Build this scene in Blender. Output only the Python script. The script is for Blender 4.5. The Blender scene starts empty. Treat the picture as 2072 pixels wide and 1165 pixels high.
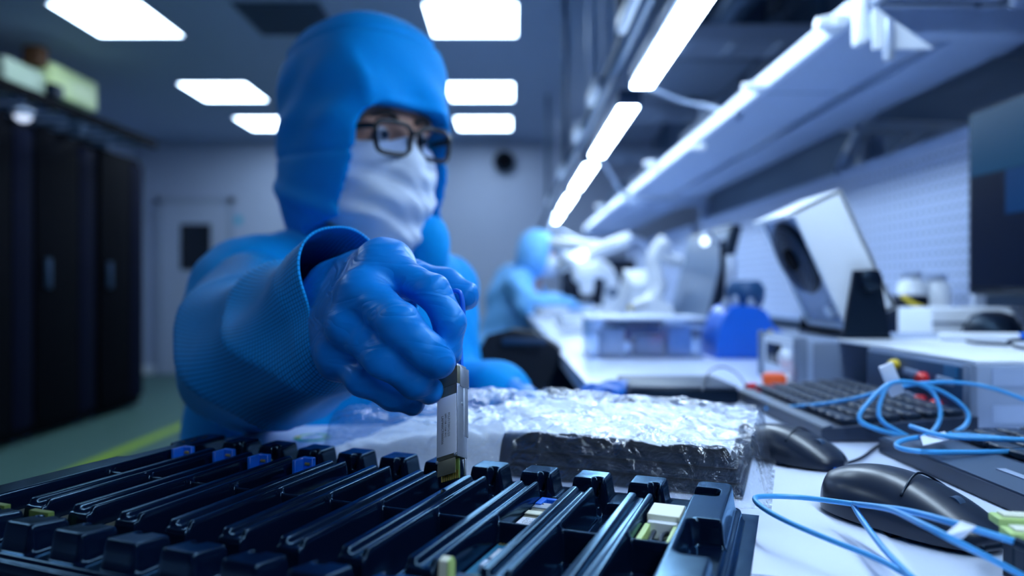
import bpy, bmesh, math, random
import numpy as np
from mathutils import Vector, Matrix, Euler

random.seed(7)
rng = np.random.default_rng(11)
SC = bpy.context.scene
COL = SC.collection
R = math.radians

# ------------------------------------------------------------------ camera
FPX, CX, CY = 1440.0, 1036.0, 582.5          # focal length in pixels of a 2072 x 1165 frame
CAMZ = 1.0
cam_d = bpy.data.cameras.new('camera')
cam_d.sensor_width = 36.0
cam_d.lens = FPX / 2072.0 * 36.0
cam_d.clip_start = 0.02
cam_d.clip_end = 60
cam_d.dof.use_dof = True
cam_d.dof.focus_distance = 0.455
cam_d.dof.aperture_fstop = 3.2
cam = bpy.data.objects.new('camera', cam_d)
cam.location = (0, 0, CAMZ)
cam.rotation_euler = (R(90), 0, 0)
COL.objects.link(cam)
SC.camera = cam

# ------------------------------------------------------------------ world + view
w = bpy.data.worlds.new('world')
SC.world = w
w.use_nodes = True
w.node_tree.nodes['Background'].inputs[0].default_value = (0.10, 0.22, 0.6, 1)
w.node_tree.nodes['Background'].inputs[1].default_value = 0.05
SC.view_settings.view_transform = 'Standard'
SC.view_settings.look = 'None'
SC.view_settings.gamma = 1.0
SC.view_settings.use_curve_mapping = False
SC.view_settings.exposure = 0.0
LIGHT_TINT = (0.60, 0.79, 1.0)
LED_POWER = 41.0
PANEL_POWER = 13.0
try:
    SC.cycles.use_adaptive_sampling = True
    SC.cycles.adaptive_threshold = 0.05
    SC.cycles.max_bounces = 5
    SC.cycles.diffuse_bounces = 3
    SC.cycles.glossy_bounces = 2
    SC.cycles.transparent_max_bounces = 8
    SC.cycles.caustics_reflective = False
    SC.cycles.caustics_refractive = False
except Exception:
    pass

# ------------------------------------------------------------------ helpers
MATS = {}
WORLD_M = {}


def P(px, py, d):
    """world point seen at pixel (px, py) at distance d along the view axis"""
    return Vector(((px - CX) / FPX * d, d, CAMZ + (CY - py) / FPX * d))


TABLE = 0.85


def PT(px, py, h=0.0):
    """world point at pixel (px, py) at height h above the bench top"""
    zr = CAMZ - TABLE - h
    d = FPX * zr / (py - CY)
    return Vector(((px - CX) / FPX * d, d, TABLE + h))


def PX(px, py, x):
    d = x * FPX / (px - CX)
    return Vector((x, d, CAMZ + (CY - py) / FPX * d))


def mat(name, col, rough=0.5, metal=0.0, spec=0.5, emit=None, power=0.0, var=0.10, scale=14.0, bump=0.0,
        bscale=60.0, coat=0.0, trans=0.0, alpha=1.0, sheen=0.0, stint=None):
    if name in MATS:
        return MATS[name]
    m = bpy.data.materials.new(name)
    m.use_nodes = True
    nt = m.node_tree
    b = nt.nodes['Principled BSDF']
    b.inputs['Roughness'].default_value = rough
    b.inputs['Metallic'].default_value = metal
    b.inputs['Specular IOR Level'].default_value = spec
    b.inputs['Coat Weight'].default_value = coat
    b.inputs['Transmission Weight'].default_value = trans
    b.inputs['Alpha'].default_value = alpha
    b.inputs['Sheen Weight'].default_value = sheen
    if stint:
        b.inputs['Specular Tint'].default_value = tuple(stint) + (1,)
    tc = nt.nodes.new('ShaderNodeTexCoord')
    nz = nt.nodes.new('ShaderNodeTexNoise')
    nz.inputs['Scale'].default_value = scale
    nz.inputs['Detail'].default_value = 3
    nt.links.new(tc.outputs['Object'], nz.inputs['Vector'])
    mx = nt.nodes.new('ShaderNodeMix')
    mx.data_type = 'RGBA'
    mx.inputs[6].default_value = tuple(max(0, c * (1 - var)) for c in col) + (1,)
    mx.inputs[7].default_value = tuple(min(1, c * (1 + var)) for c in col) + (1,)
    nt.links.new(nz.outputs['Fac'], mx.inputs[0])
    nt.links.new(mx.outputs[2], b.inputs['Base Color'])
    m['base'] = 1
    if emit:
        b.inputs['Emission Color'].default_value = tuple(emit) + (1,)
        b.inputs['Emission Strength'].default_value = power
    if bump:
        n2 = nt.nodes.new('ShaderNodeTexNoise')
        n2.inputs['Scale'].default_value = bscale
        n2.inputs['Detail'].default_value = 4
        nt.links.new(tc.outputs['Object'], n2.inputs['Vector'])
        bp = nt.nodes.new('ShaderNodeBump')
        bp.inputs['Strength'].default_value = bump
        bp.inputs['Distance'].default_value = 0.002
        nt.links.new(n2.outputs['Fac'], bp.inputs['Height'])
        nt.links.new(bp.outputs['Normal'], b.inputs['Normal'])
    MATS[name] = m
    return m


def setm(o, m):
    o.matrix_local = m
    WORLD_M[o.name] = m.copy()


def tag(o, label=None, cat=None, group=None, kind=None):
    if label: o['label'] = label
    if cat: o['category'] = cat
    if group: o['group'] = group
    if kind: o['kind'] = kind
    return o


def thing(name, label, cat, loc=(0, 0, 0), rz=0.0, group=None):
    o = bpy.data.objects.new(name, None)
    o.empty_display_size = 0.05
    COL.objects.link(o)
    m = Matrix.Translation(Vector(loc)) @ Matrix.Rotation(rz, 4, 'Z')
    setm(o, m)
    return tag(o, label, cat, group)


class MB:
    """collects shapes in world coordinates; build() links them as ONE mesh object"""

    def __init__(self):
        self.v, self.f, self.uv = [], [], None

    def add(self, vs, fs):
        n = len(self.v)
        self.v += [Vector(p) for p in vs]
        self.f += [tuple(i + n for i in f) for f in fs]
        return self

    def box(self, c, s, m=None, bev=0.0, seg=2):
        """box with centre c, size s; optional orientation matrix m (3x3) and rounded edges"""
        m = m or Matrix.Identity(3)
        c = Vector(c)
        if bev <= 0:
            vs = [c + m @ Vector((x * s[0] / 2, y * s[1] / 2, z * s[2] / 2)) for x in (-1, 1) for y in (-1, 1) for z in (-1, 1)]
            return self.add(vs, [(0, 1, 3, 2), (4, 6, 7, 5), (0, 4, 5, 1), (2, 3, 7, 6), (0, 2, 6, 4), (1, 5, 7, 3)])
        bm = bmesh.new()
        bmesh.ops.create_cube(bm, size=1.0)
        for v in bm.verts:
            v.co = Vector((v.co.x * s[0], v.co.y * s[1], v.co.z * s[2]))
        bmesh.ops.bevel(bm, geom=bm.edges[:], offset=min(bev, min(s) * 0.49), segments=seg, affect='EDGES', profile=0.5)
        bm.verts.index_update()
        vs = [c + m @ v.co for v in bm.verts]
        fs = [tuple(v.index for v in f.verts) for f in bm.faces]
        bm.free()
        return self.add(vs, fs)

    def box2(self, lo, hi, bev=0.0, seg=2):
        lo, hi = Vector(lo), Vector(hi)
        return self.box((lo + hi) / 2, hi - lo, None, bev, seg)

    def cyl(self, a, b, r0, r1=None, n=20, cap=True):
        a, b = Vector(a), Vector(b)
        r1 = r0 if r1 is None else r1
        z = (b - a).normalized()
        x = z.orthogonal().normalized()
        y = z.cross(x)
        vs = []
        for p, r in ((a, r0), (b, r1)):
            for i in range(n):
                t = 2 * math.pi * i / n
                vs.append(p + x * math.cos(t) * r + y * math.sin(t) * r)
        fs = [(i, (i + 1) % n, n + (i + 1) % n, n + i) for i in range(n)]
        if cap:
            fs += [tuple(range(n - 1, -1, -1)), tuple(range(n, 2 * n))]
        return self.add(vs, fs)

    def lathe(self, prof, o, axis=(0, 0, 1), n=28):
        """prof: list of (radius, height along axis)"""
        o = Vector(o)
        z = Vector(axis).normalized()
        x = z.orthogonal().normalized()
        y = z.cross(x)
        vs, fs = [], []
        for r, h in prof:
            for i in range(n):
                t = 2 * math.pi * i / n
                vs.append(o + z * h + (x * math.cos(t) + y * math.sin(t)) * r)
        for k in range(len(prof) - 1):
            for i in range(n):
                j = (i + 1) % n
                fs.append((k * n + i, k * n + j, (k + 1) * n + j, (k + 1) * n + i))
        fs.append(tuple(range(n - 1, -1, -1)))
        fs.append(tuple((len(prof) - 1) * n + i for i in range(n)))
        return self.add(vs, fs)

    def tube(self, pts, r, n=10, smooth=6, closed=False, cap=True):
        pts = spline(pts, smooth, closed) if smooth else [Vector(p) for p in pts]
        m = len(pts)
        rs = r if isinstance(r, (list, tuple)) else None
        vs, fs = [], []
        prev = None
        for i, p in enumerate(pts):
            if closed:
                t = (pts[(i + 1) % m] - pts[i - 1]).normalized()
            else:
                t = (pts[min(i + 1, m - 1)] - pts[max(i - 1, 0)]).normalized()
            if prev is None:
                x = t.orthogonal().normalized()
            else:
                x = (prev - t * prev.dot(t)).normalized()
            prev = x
            y = t.cross(x)
            rr = r if rs is None else np.interp(i / (m - 1), np.linspace(0, 1, len(rs)), rs)
            for k in range(n):
                a = 2 * math.pi * k / n
                vs.append(p + (x * math.cos(a) + y * math.sin(a)) * rr)
        last = m if closed else m - 1
        for i in range(last):
            j = (i + 1) % m
            for k in range(n):
                l = (k + 1) % n
                fs.append((i * n + k, i * n + l, j * n + l, j * n + k))
        if cap and not closed:
            fs += [tuple(range(n - 1, -1, -1)), tuple((m - 1) * n + k for k in range(n))]
        return self.add(vs, fs)

    def prism(self, poly, z0, z1):
        n = len(poly)
        vs = [(p[0], p[1], z0) for p in poly] + [(p[0], p[1], z1) for p in poly]
        fs = [(i, (i + 1) % n, n + (i + 1) % n, n + i) for i in range(n)]
        fs += [tuple(range(n - 1, -1, -1)), tuple(range(n, 2 * n))]
        return self.add(vs, fs)

    def slab(self, poly, ext):
        """prism of a 3-D polygon extruded by the vector ext"""
        n = len(poly)
        ext = Vector(ext)
        vs = [Vector(p) for p in poly] + [Vector(p) + ext for p in poly]
        fs = [(i, (i + 1) % n, n + (i + 1) % n, n + i) for i in range(n)]
        fs += [tuple(range(n - 1, -1, -1)), tuple(range(n, 2 * n))]
        return self.add(vs, fs)

    def xf(self, m):
        self.v = [m @ p for p in self.v]
        return self

    def build(self, name, material, parent=None, smooth=40, local=False, fix=True):
        me = bpy.data.meshes.new(name)
        vs = self.v
        root = parent
        while root is not None and root.name not in WORLD_M:
            root = root.parent
        if root is not None and not local:
            inv = WORLD_M[root.name].inverted()
            vs = [inv @ p for p in vs]
        me.from_pydata([tuple(p) for p in vs], [], self.f)
        if fix and len(self.f) < 20000:
            bm = bmesh.new()
            bm.from_mesh(me)
            bmesh.ops.recalc_face_normals(bm, faces=bm.faces)
            bm.to_mesh(me)
            bm.free()
        return finish(name, me, material, parent, smooth)


def finish(name, me, material, parent=None, smooth=40):
    me.polygons.foreach_set('use_smooth', [smooth > 0] * len(me.polygons))
    me.update()
    if 0 < smooth < 180:
        me.set_sharp_from_angle(angle=R(smooth))
    me.materials.append(material)
    o = bpy.data.objects.new(name, me)
    COL.objects.link(o)
    if parent is not None:
        o.parent = parent
    return o


def np_mesh(name, V, F, material, parent=None, smooth=180, uv=None):
    """mesh from numpy arrays (world coordinates)"""
    root = parent
    while root is not None and root.name not in WORLD_M:
        root = root.parent
    V = np.asarray(V, dtype=np.float64)
    if root is not None:
        im = np.array(WORLD_M[root.name].inverted())
        V = V @ im[:3, :3].T + im[:3, 3]
    me = bpy.data.meshes.new(name)
    me.from_pydata(V.tolist(), [], F.tolist())
    if uv is not None:
        l = me.uv_layers.new(name='uv')
        idx = np.empty(len(me.loops), dtype=np.int32)
        me.loops.foreach_get('vertex_index', idx)
        l.data.foreach_set('uv', uv[idx].astype(np.float32).ravel())
    return finish(name, me, material, parent, smooth)


def spline(pts, k=6, closed=False):
    pts = [Vector(p) for p in pts]
    n = len(pts)
    out = []
    rngs = range(n) if closed else range(n - 1)
    for i in rngs:
        if closed:
            p0, p1, p2, p3 = pts[i - 1], pts[i], pts[(i + 1) % n], pts[(i + 2) % n]
        else:
            p0, p1, p2, p3 = pts[max(i - 1, 0)], pts[i], pts[i + 1], pts[min(i + 2, n - 1)]
        for s in range(k):
            t = s / k
            out.append(0.5 * ((2 * p1) + (p2 - p0) * t + (2 * p0 - 5 * p1 + 4 * p2 - p3) * t * t + (3 * p1 - p0 - 3 * p2 + p3) * t ** 3))
    if not closed:
        out.append(pts[-1])
    return out


def text_mb(s, size, origin, xdir, ydir, mb=None):
    """letters as flat mesh in the plane xdir, ydir, anchored at origin"""
    cu = bpy.data.curves.new('t', 'FONT')
    cu.body = s
    cu.size = size
    cu.resolution_u = 2
    ob = bpy.data.objects.new('t', cu)
    COL.objects.link(ob)
    dg = bpy.context.evaluated_depsgraph_get()
    me = bpy.data.meshes.new_from_object(ob.evaluated_get(dg))
    mb = mb or MB()
    o, x, y = Vector(origin), Vector(xdir), Vector(ydir)
    mb.add([o + x * v.co.x + y * v.co.y for v in me.vertices], [tuple(p.vertices) for p in me.polygons])
    bpy.data.objects.remove(ob)
    bpy.data.curves.remove(cu)
    bpy.data.meshes.remove(me)
    return mb


def rot3(*axes):
    """3x3 matrix whose columns are the given axes"""
    return Matrix((axes[0], axes[1], axes[2])).transposed()


def ez(a):
    return Matrix.Rotation(a, 3, 'Z')


# --- signed distance shapes -> mesh (naive surface nets) ------------------
def roundcone(p, a, b, r0, r1):
    a, b = np.array(a, float), np.array(b, float)
    d = b - a
    t = np.clip(((p - a) @ d) / (d @ d), 0, 1)
    return np.linalg.norm(p - a - t[:, None] * d, axis=1) - (r0 + (r1 - r0) * t)


def chain(p, js, k=0.004):
    out = None
    for (a, r0), (b, r1) in zip(js[:-1], js[1:]):
        s = roundcone(p, a, b, r0, r1)
        out = s if out is None else smin(out, s, k)
    return out


def ellip(p, c, r, ax=None):
    q = p - np.array(c, float)
    if ax is not None:
        q = q @ np.array(ax, float).T
    r = np.array(r, float)
    k0 = np.linalg.norm(q / r, axis=1)
    k1 = np.linalg.norm(q / (r * r), axis=1) + 1e-9
    return k0 * (k0 - 1) / k1


def smin(a, b, k):
    h = np.clip(0.5 + 0.5 * (b - a) / k, 0, 1)
    return b * (1 - h) + a * h - k * h * (1 - h)


def smax(a, b, k):
    return -smin(-a, -b, k)


def rbox(p, c, s, r, ax=None):
    q = p - np.array(c, float)
    if ax is not None:
        q = q @ np.array(ax, float).T
    q = np.abs(q) - (np.array(s, float) - r)
    return np.linalg.norm(np.maximum(q, 0), axis=1) + np.minimum(q.max(axis=1), 0) - r


def snets(f, lo, hi, h):
    ax = [np.arange(lo[i], hi[i] + h, h) for i in range(3)]
    nx, ny, nz = map(len, ax)
    V = np.empty((nx, ny, nz), np.float32)
    gy, gz = np.meshgrid(ax[1], ax[2], indexing='ij')
    flat = np.stack([np.zeros(gy.size), gy.ravel(), gz.ravel()], 1)
    for i0 in range(0, nx, 8):
        i1 = min(nx, i0 + 8)
        pp = np.concatenate([flat + np.array([x, 0, 0]) for x in ax[0][i0:i1]])
        V[i0:i1] = f(pp).reshape(i1 - i0, ny, nz)
    offs = np.array([(i, j, k) for i in (0, 1) for j in (0, 1) for k in (0, 1)])
    corners = [V[i:nx - 1 + i, j:ny - 1 + j, k:nz - 1 + k] for i, j, k in offs]
    cnt = sum((c < 0).astype(np.int8) for c in corners)
    act = (cnt > 0) & (cnt < 8)
    idx = np.argwhere(act)
    ids = -np.ones(act.shape, np.int64)
    ids[act] = np.arange(len(idx))
    cv = np.stack([c[act] for c in corners], 1)
    tot = np.zeros((len(idx), 3))
    num = np.zeros(len(idx))
    for a in range(8):
        for b in range(a + 1, 8):
            if np.abs(offs[a] - offs[b]).sum() != 1:
                continue
            va, vb = cv[:, a], cv[:, b]
            m = (va < 0) != (vb < 0)
            t = np.where(m, va / np.where(m, va - vb, 1), 0)
            tot += np.where(m[:, None], offs[a] + t[:, None] * (offs[b] - offs[a]), 0)
            num += m
    verts = np.array(lo) + (idx + tot / num[:, None]) * h
    S = V < 0
    quads = []
    for d in range(3):
        e, g = (d + 1) % 3, (d + 2) % 3
        sl0, sl1 = [slice(None)] * 3, [slice(None)] * 3
        sl0[d], sl1[d] = slice(0, -1), slice(1, None)
        A, B = S[tuple(sl0)], S[tuple(sl1)]
        ch = np.argwhere(A != B)
        ok = (ch[:, e] > 0) & (ch[:, g] > 0) & (ch[:, e] < V.shape[e] - 1) & (ch[:, g] < V.shape[g] - 1)
        ch = ch[ok]
        inside = A[tuple(ch.T)]

        def cid(de, dg):
            q = ch.copy()
            q[:, e] += de
            q[:, g] += dg
            return ids[tuple(q.T)]
        q = np.stack([cid(-1, -1), cid(0, -1), cid(0, 0), cid(-1, 0)], 1)
        q[~inside] = q[~inside][:, ::-1]
        quads.append(q)
    return verts, np.concatenate(quads)


def sdf_obj(name, f, lo, hi, h, material, parent, smooth_it=1):
    v, q = snets(f, lo, hi, h)
    return np_mesh(name, v, q, material, parent)


def copy_tree(o, parent=None, m=None):
    c = o.copy()
    COL.objects.link(c)
    if m is not None:
        setm(c, m)
    if parent is not None:
        c.parent = parent
    for ch in list(o.children):
        copy_tree(ch, c)
    return c


# ------------------------------------------------------------------ materials
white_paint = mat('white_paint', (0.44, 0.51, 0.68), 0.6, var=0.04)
ceil_mat = mat('ceiling_tile', (0.36, 0.44, 0.62), 0.75, var=0.05)
floor_mat = mat('floor_vinyl', (0.06, 0.135, 0.12), 0.5, var=0.10, scale=4)
stripe_mat = mat('floor_stripe', (0.28, 0.44, 0.03), 0.4)
bench_mat = mat('bench_laminate', (0.62, 0.70, 0.88), 0.32, var=0.03, coat=0.1)
bench_edge = mat('bench_edge', (0.35, 0.42, 0.58), 0.5)
alu = mat('aluminium', (0.45, 0.52, 0.66), 0.38, metal=0.6, var=0.06)
alu_dark = mat('dark_metal', (0.06, 0.11, 0.2), 0.45, metal=0.5)
steel_mat = mat('shelf_steel', (0.36, 0.46, 0.66), 0.5, var=0.05)
shelf_edge = mat('shelf_edge', (0.70, 0.78, 0.92), 0.4, var=0.03)
black_pl = mat('black_plastic', (0.003, 0.006, 0.016), 0.38, var=0.15, spec=0.35, stint=(0.4, 0.68, 1.0))
black_soft = mat('black_fabric', (0.006, 0.012, 0.026), 0.8, bump=0.3, bscale=300)
navy_pl = mat('navy_plastic', (0.02, 0.06, 0.14), 0.4)
white_pl = mat('white_plastic', (0.84, 0.89, 0.97), 0.35, var=0.03)
grey_pl = mat('grey_plastic', (0.17, 0.22, 0.32), 0.45)
light_grey = mat('light_grey_case', (0.30, 0.38, 0.54), 0.45)
rack_mat = mat('rack_steel', (0.0012, 0.0018, 0.005), 0.8, spec=0.08)
rack_edge = mat('rack_panel', (0.003, 0.005, 0.020), 0.8, spec=0.1)
glow = mat('lamp_diffuser', (0.8, 0.85, 1.0), 0.5, emit=LIGHT_TINT, power=LED_POWER)
panel_glow = mat('panel_diffuser', (0.8, 0.85, 1.0), 0.5, emit=LIGHT_TINT, power=PANEL_POWER)
dead_panel = mat('vent_grille', (0.05, 0.08, 0.14), 0.6)
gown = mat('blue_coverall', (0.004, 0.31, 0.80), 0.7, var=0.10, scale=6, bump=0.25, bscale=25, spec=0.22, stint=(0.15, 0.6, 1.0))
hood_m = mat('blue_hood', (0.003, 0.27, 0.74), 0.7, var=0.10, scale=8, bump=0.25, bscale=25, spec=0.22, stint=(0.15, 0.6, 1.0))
mask_m = mat('mask_cloth', (0.62, 0.71, 0.88), 0.8, var=0.06, scale=20, bump=0.3, bscale=30)
skin = mat('skin', (0.45, 0.24, 0.17), 0.5, var=0.10)
hair = mat('dark_hair', (0.02, 0.015, 0.015), 0.5)
eye_w = mat('eye_white', (0.45, 0.48, 0.55), 0.2)
eye_i = mat('eye_iris', (0.02, 0.04, 0.07), 0.1)
frame_m = mat('black_acetate', (0.004, 0.007, 0.014), 0.2)
metal_m = mat('module_metal', (0.20, 0.20, 0.15), 0.42, metal=0.7, var=0.12, scale=400)
metal_l = mat('module_side_metal', (0.62, 0.68, 0.78), 0.3, metal=0.85, var=0.08, scale=300)
label_m = mat('label_paper', (0.70, 0.76, 0.90), 0.45, var=0.02)
ink = mat('label_ink', (0.01, 0.015, 0.03), 0.5)
tab_m = mat('pull_tab_blue', (0.005, 0.14, 0.72), 0.4)
gold = mat('gold_contact', (0.75, 0.5, 0.12), 0.3, metal=0.9)
pcb = mat('circuit_board', (0.02, 0.16, 0.30), 0.4)
pcb_edge = mat('board_edge', (0.09, 0.15, 0.03), 0.5)
beige = mat('beige_plastic', (0.72, 0.74, 0.62), 0.45, var=0.03)
lime = mat('lime_plastic', (0.48, 0.66, 0.22), 0.4)
cable_m = mat('blue_cable', (0.06, 0.37, 0.80), 0.35)
cable_w = mat('pale_cable', (0.45, 0.56, 0.76), 0.4)
red_m = mat('red_plastic', (0.62, 0.01, 0.015), 0.35)
orange_m = mat('orange_plastic', (0.85, 0.10, 0.01), 0.4)
yellow_m = mat('yellow_plastic', (0.75, 0.55, 0.03), 0.45)
blue_pl = mat('royal_blue_plastic', (0.004, 0.13, 0.66), 0.3)
paper_m = mat('paper', (0.66, 0.73, 0.90), 0.6, var=0.02)
screen_m = mat('screen', (0.002, 0.006, 0.016), 0.12, spec=0.6, var=0.0)


def front_only(nt, src, dst):
    """the reflection of a thin pane comes from its outer faces only"""
    ge = nt.nodes.new('ShaderNodeNewGeometry')
    s = nt.nodes.new('ShaderNodeMath')
    s.operation = 'SUBTRACT'
    s.inputs[0].default_value = 1.0
    mu = nt.nodes.new('ShaderNodeMath')
    mu.operation = 'MULTIPLY'
    nt.links.new(ge.outputs['Backfacing'], s.inputs[1])
    nt.links.new(s.outputs[0], mu.inputs[0])
    nt.links.new(src, mu.inputs[1])
    nt.links.new(mu.outputs[0], dst)


def glass_mat(name, tint, gloss=0.12, rough=0.03):
    m = bpy.data.materials.new(name)
    m.use_nodes = True
    nt = m.node_tree
    out = nt.nodes['Material Output']
    nt.nodes.remove(nt.nodes['Principled BSDF'])
    tr = nt.nodes.new('ShaderNodeBsdfTransparent')
    tr.inputs[0].default_value = tuple(tint) + (1,)
    gl = nt.nodes.new('ShaderNodeBsdfGlossy')
    gl.inputs['Roughness'].default_value = rough
    lw = nt.nodes.new('ShaderNodeFresnel')
    lw.inputs[0].default_value = 1.5
    ad = nt.nodes.new('ShaderNodeMath')
    ad.operation = 'ADD'
    ad.inputs[1].default_value = gloss
    mx = nt.nodes.new('ShaderNodeMixShader')
    nt.links.new(lw.outputs[0], ad.inputs[0])
    front_only(nt, ad.outputs[0], mx.inputs[0])
    nt.links.new(tr.outputs[0], mx.inputs[1])
    nt.links.new(gl.outputs[0], mx.inputs[2])
    nt.links.new(mx.outputs[0], out.inputs[0])
    return m


def film_mat():
    """crinkled clear plastic film: mostly see-through, glossy, a little milky"""
    m = bpy.data.materials.new('plastic_film')
    m.use_nodes = True
    nt = m.node_tree
    out = nt.nodes['Material Output']
    nt.nodes.remove(nt.nodes['Principled BSDF'])
    tc = nt.nodes.new('ShaderNodeTexCoord')
    vo = nt.nodes.new('ShaderNodeTexNoise')
    vo.inputs['Scale'].default_value = 55
    vo.inputs['Detail'].default_value = 5
    vo.inputs['Distortion'].default_value = 1.4
    nt.links.new(tc.outputs['Object'], vo.inputs['Vector'])
    bp = nt.nodes.new('ShaderNodeBump')
    bp.inputs['Strength'].default_value = 0.9
    bp.inputs['Distance'].default_value = 0.006
    nt.links.new(vo.outputs['Fac'], bp.inputs['Height'])
    tr = nt.nodes.new('ShaderNodeBsdfTransparent')
    tr.inputs[0].default_value = (0.93, 0.96, 1, 1)
    gl = nt.nodes.new('ShaderNodeBsdfGlossy')
    gl.inputs['Roughness'].default_value = 0.06
    df = nt.nodes.new('ShaderNodeBsdfDiffuse')
    df.inputs[0].default_value = (0.62, 0.72, 0.92, 1)
    nt.links.new(bp.outputs[0], gl.inputs['Normal'])
    nt.links.new(bp.outputs[0], df.inputs['Normal'])
    fr = nt.nodes.new('ShaderNodeFresnel')
    fr.inputs[0].default_value = 1.5
    nt.links.new(bp.outputs[0], fr.inputs['Normal'])
    ad = nt.nodes.new('ShaderNodeMath')
    ad.operation = 'ADD'
    ad.inputs[1].default_value = 0.085
    nt.links.new(fr.outputs[0], ad.inputs[0])
    m1 = nt.nodes.new('ShaderNodeMixShader')
    m1.inputs[0].default_value = 0.08
    m2 = nt.nodes.new('ShaderNodeMixShader')
    nt.links.new(tr.outputs[0], m1.inputs[1])
    nt.links.new(df.outputs[0], m1.inputs[2])
    front_only(nt, ad.outputs[0], m2.inputs[0])
    nt.links.new(m1.outputs[0], m2.inputs[1])
    nt.links.new(gl.outputs[0], m2.inputs[2])
    nt.links.new(m2.outputs[0], out.inputs[0])
    return m


def grid_cloth():
    """blue coverall cloth with the woven carbon-thread grid, in UV metres"""
    m = mat('grid_coverall', (0.006, 0.33, 0.82), 0.62, var=0.08, scale=8, bump=0.2, bscale=40, spec=0.25, stint=(0.2, 0.65, 1.0))
    nt = m.node_tree
    b = nt.nodes['Principled BSDF']
    src = b.inputs['Base Color'].links[0].from_socket
    uv = nt.nodes.new('ShaderNodeUVMap')
    sx = nt.nodes.new('ShaderNodeSeparateXYZ')
    nt.links.new(uv.outputs[0], sx.inputs[0])
    lines = []
    for i in (0, 1):
        md = nt.nodes.new('ShaderNodeMath')
        md.operation = 'PINGPONG'
        md.inputs[1].default_value = 0.0017
        nt.links.new(sx.outputs[i], md.inputs[0])
        lt = nt.nodes.new('ShaderNodeMath')
        lt.operation = 'LESS_THAN'
        lt.inputs[1].default_value = 0.0003
        nt.links.new(md.outputs[0], lt.inputs[0])
        lines.append(lt)
    mxm = nt.nodes.new('ShaderNodeMath')
    mxm.operation = 'MAXIMUM'
    nt.links.new(lines[0].outputs[0], mxm.inputs[0])
    nt.links.new(lines[1].outputs[0], mxm.inputs[1])
    sc = nt.nodes.new('ShaderNodeMath')
    sc.operation = 'MULTIPLY'
    sc.inputs[1].default_value = 0.8
    nt.links.new(mxm.outputs[0], sc.inputs[0])
    mx = nt.nodes.new('ShaderNodeMix')
    mx.data_type = 'RGBA'
    mx.inputs[7].default_value = (0.001, 0.045, 0.24, 1)
    nt.links.new(sc.outputs[0], mx.inputs[0])
    nt.links.new(src, mx.inputs[6])
    nt.links.new(mx.outputs[2], b.inputs['Base Color'])
    return m


def glove_mat():
    """blue nitrile with fine stretch creases"""
    m = mat('nitrile_glove', (0.003, 0.20, 0.66), 0.40, var=0.10, scale=30, spec=0.42, stint=(0.25, 0.62, 1.0))
    nt = m.node_tree
    b = nt.nodes['Principled BSDF']
    tc = nt.nodes.new('ShaderNodeTexCoord')
    mp = nt.nodes.new('ShaderNodeMapping')
    mp.inputs['Rotation'].default_value = (0.2, -0.3, 0.8)
    mp.inputs['Scale'].default_value = (0.55, 1.7, 2.2)
    nz = nt.nodes.new('ShaderNodeTexNoise')
    nz.inputs['Scale'].default_value = 26
    nz.inputs['Detail'].default_value = 1.5
    nz.inputs['Distortion'].default_value = 0.8
    nt.links.new(tc.outputs['Object'], mp.inputs[0])
    nt.links.new(mp.outputs[0], nz.inputs['Vector'])
    rd = nt.nodes.new('ShaderNodeMath')          # ridged noise -> thin creases
    rd.operation = 'PINGPONG'
    rd.inputs[1].default_value = 0.12
    nt.links.new(nz.outputs['Fac'], rd.inputs[0])
    bp = nt.nodes.new('ShaderNodeBump')
    bp.inputs['Strength'].default_value = 0.34
    bp.inputs['Distance'].default_value = 0.010
    nt.links.new(rd.outputs[0], bp.inputs['Height'])
    nt.links.new(bp.outputs[0], b.inputs['Normal'])
    return m


def peg_mat():
    m = mat('pegboard_steel', (0.42, 0.50, 0.68), 0.45, var=0.03)
    nt = m.node_tree
    b = nt.nodes['Principled BSDF']
    src = b.inputs['Base Color'].links[0].from_socket
    tc = nt.nodes.new('ShaderNodeTexCoord')
    sx = nt.nodes.new('ShaderNodeSeparateXYZ')
    nt.links.new(tc.outputs['Object'], sx.inputs[0])
    acc = None
    for i, pitch, wdt in ((1, 0.0125, 0.004), (2, 0.0125, 0.0026)):
        pp = nt.nodes.new('ShaderNodeMath')
        pp.operation = 'PINGPONG'
        pp.inputs[1].default_value = pitch
        nt.links.new(sx.outputs[i], pp.inputs[0])
        lt = nt.nodes.new('ShaderNodeMath')
        lt.operation = 'LESS_THAN'
        lt.inputs[1].default_value = wdt
        nt.links.new(pp.outputs[0], lt.inputs[0])
        if acc is None:
            acc = lt
        else:
            mu = nt.nodes.new('ShaderNodeMath')
            mu.operation = 'MULTIPLY'
            nt.links.new(acc.outputs[0], mu.inputs[0])
            nt.links.new(lt.outputs[0], mu.inputs[1])
            acc = mu
    mx = nt.nodes.new('ShaderNodeMix')
    mx.data_type = 'RGBA'
    mx.inputs[7].default_value = (0.03, 0.05, 0.1, 1)
    nt.links.new(acc.outputs[0], mx.inputs[0])
    nt.links.new(src, mx.inputs[6])
    nt.links.new(mx.outputs[2], b.inputs['Base Color'])
    return m


film = film_mat()


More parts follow.
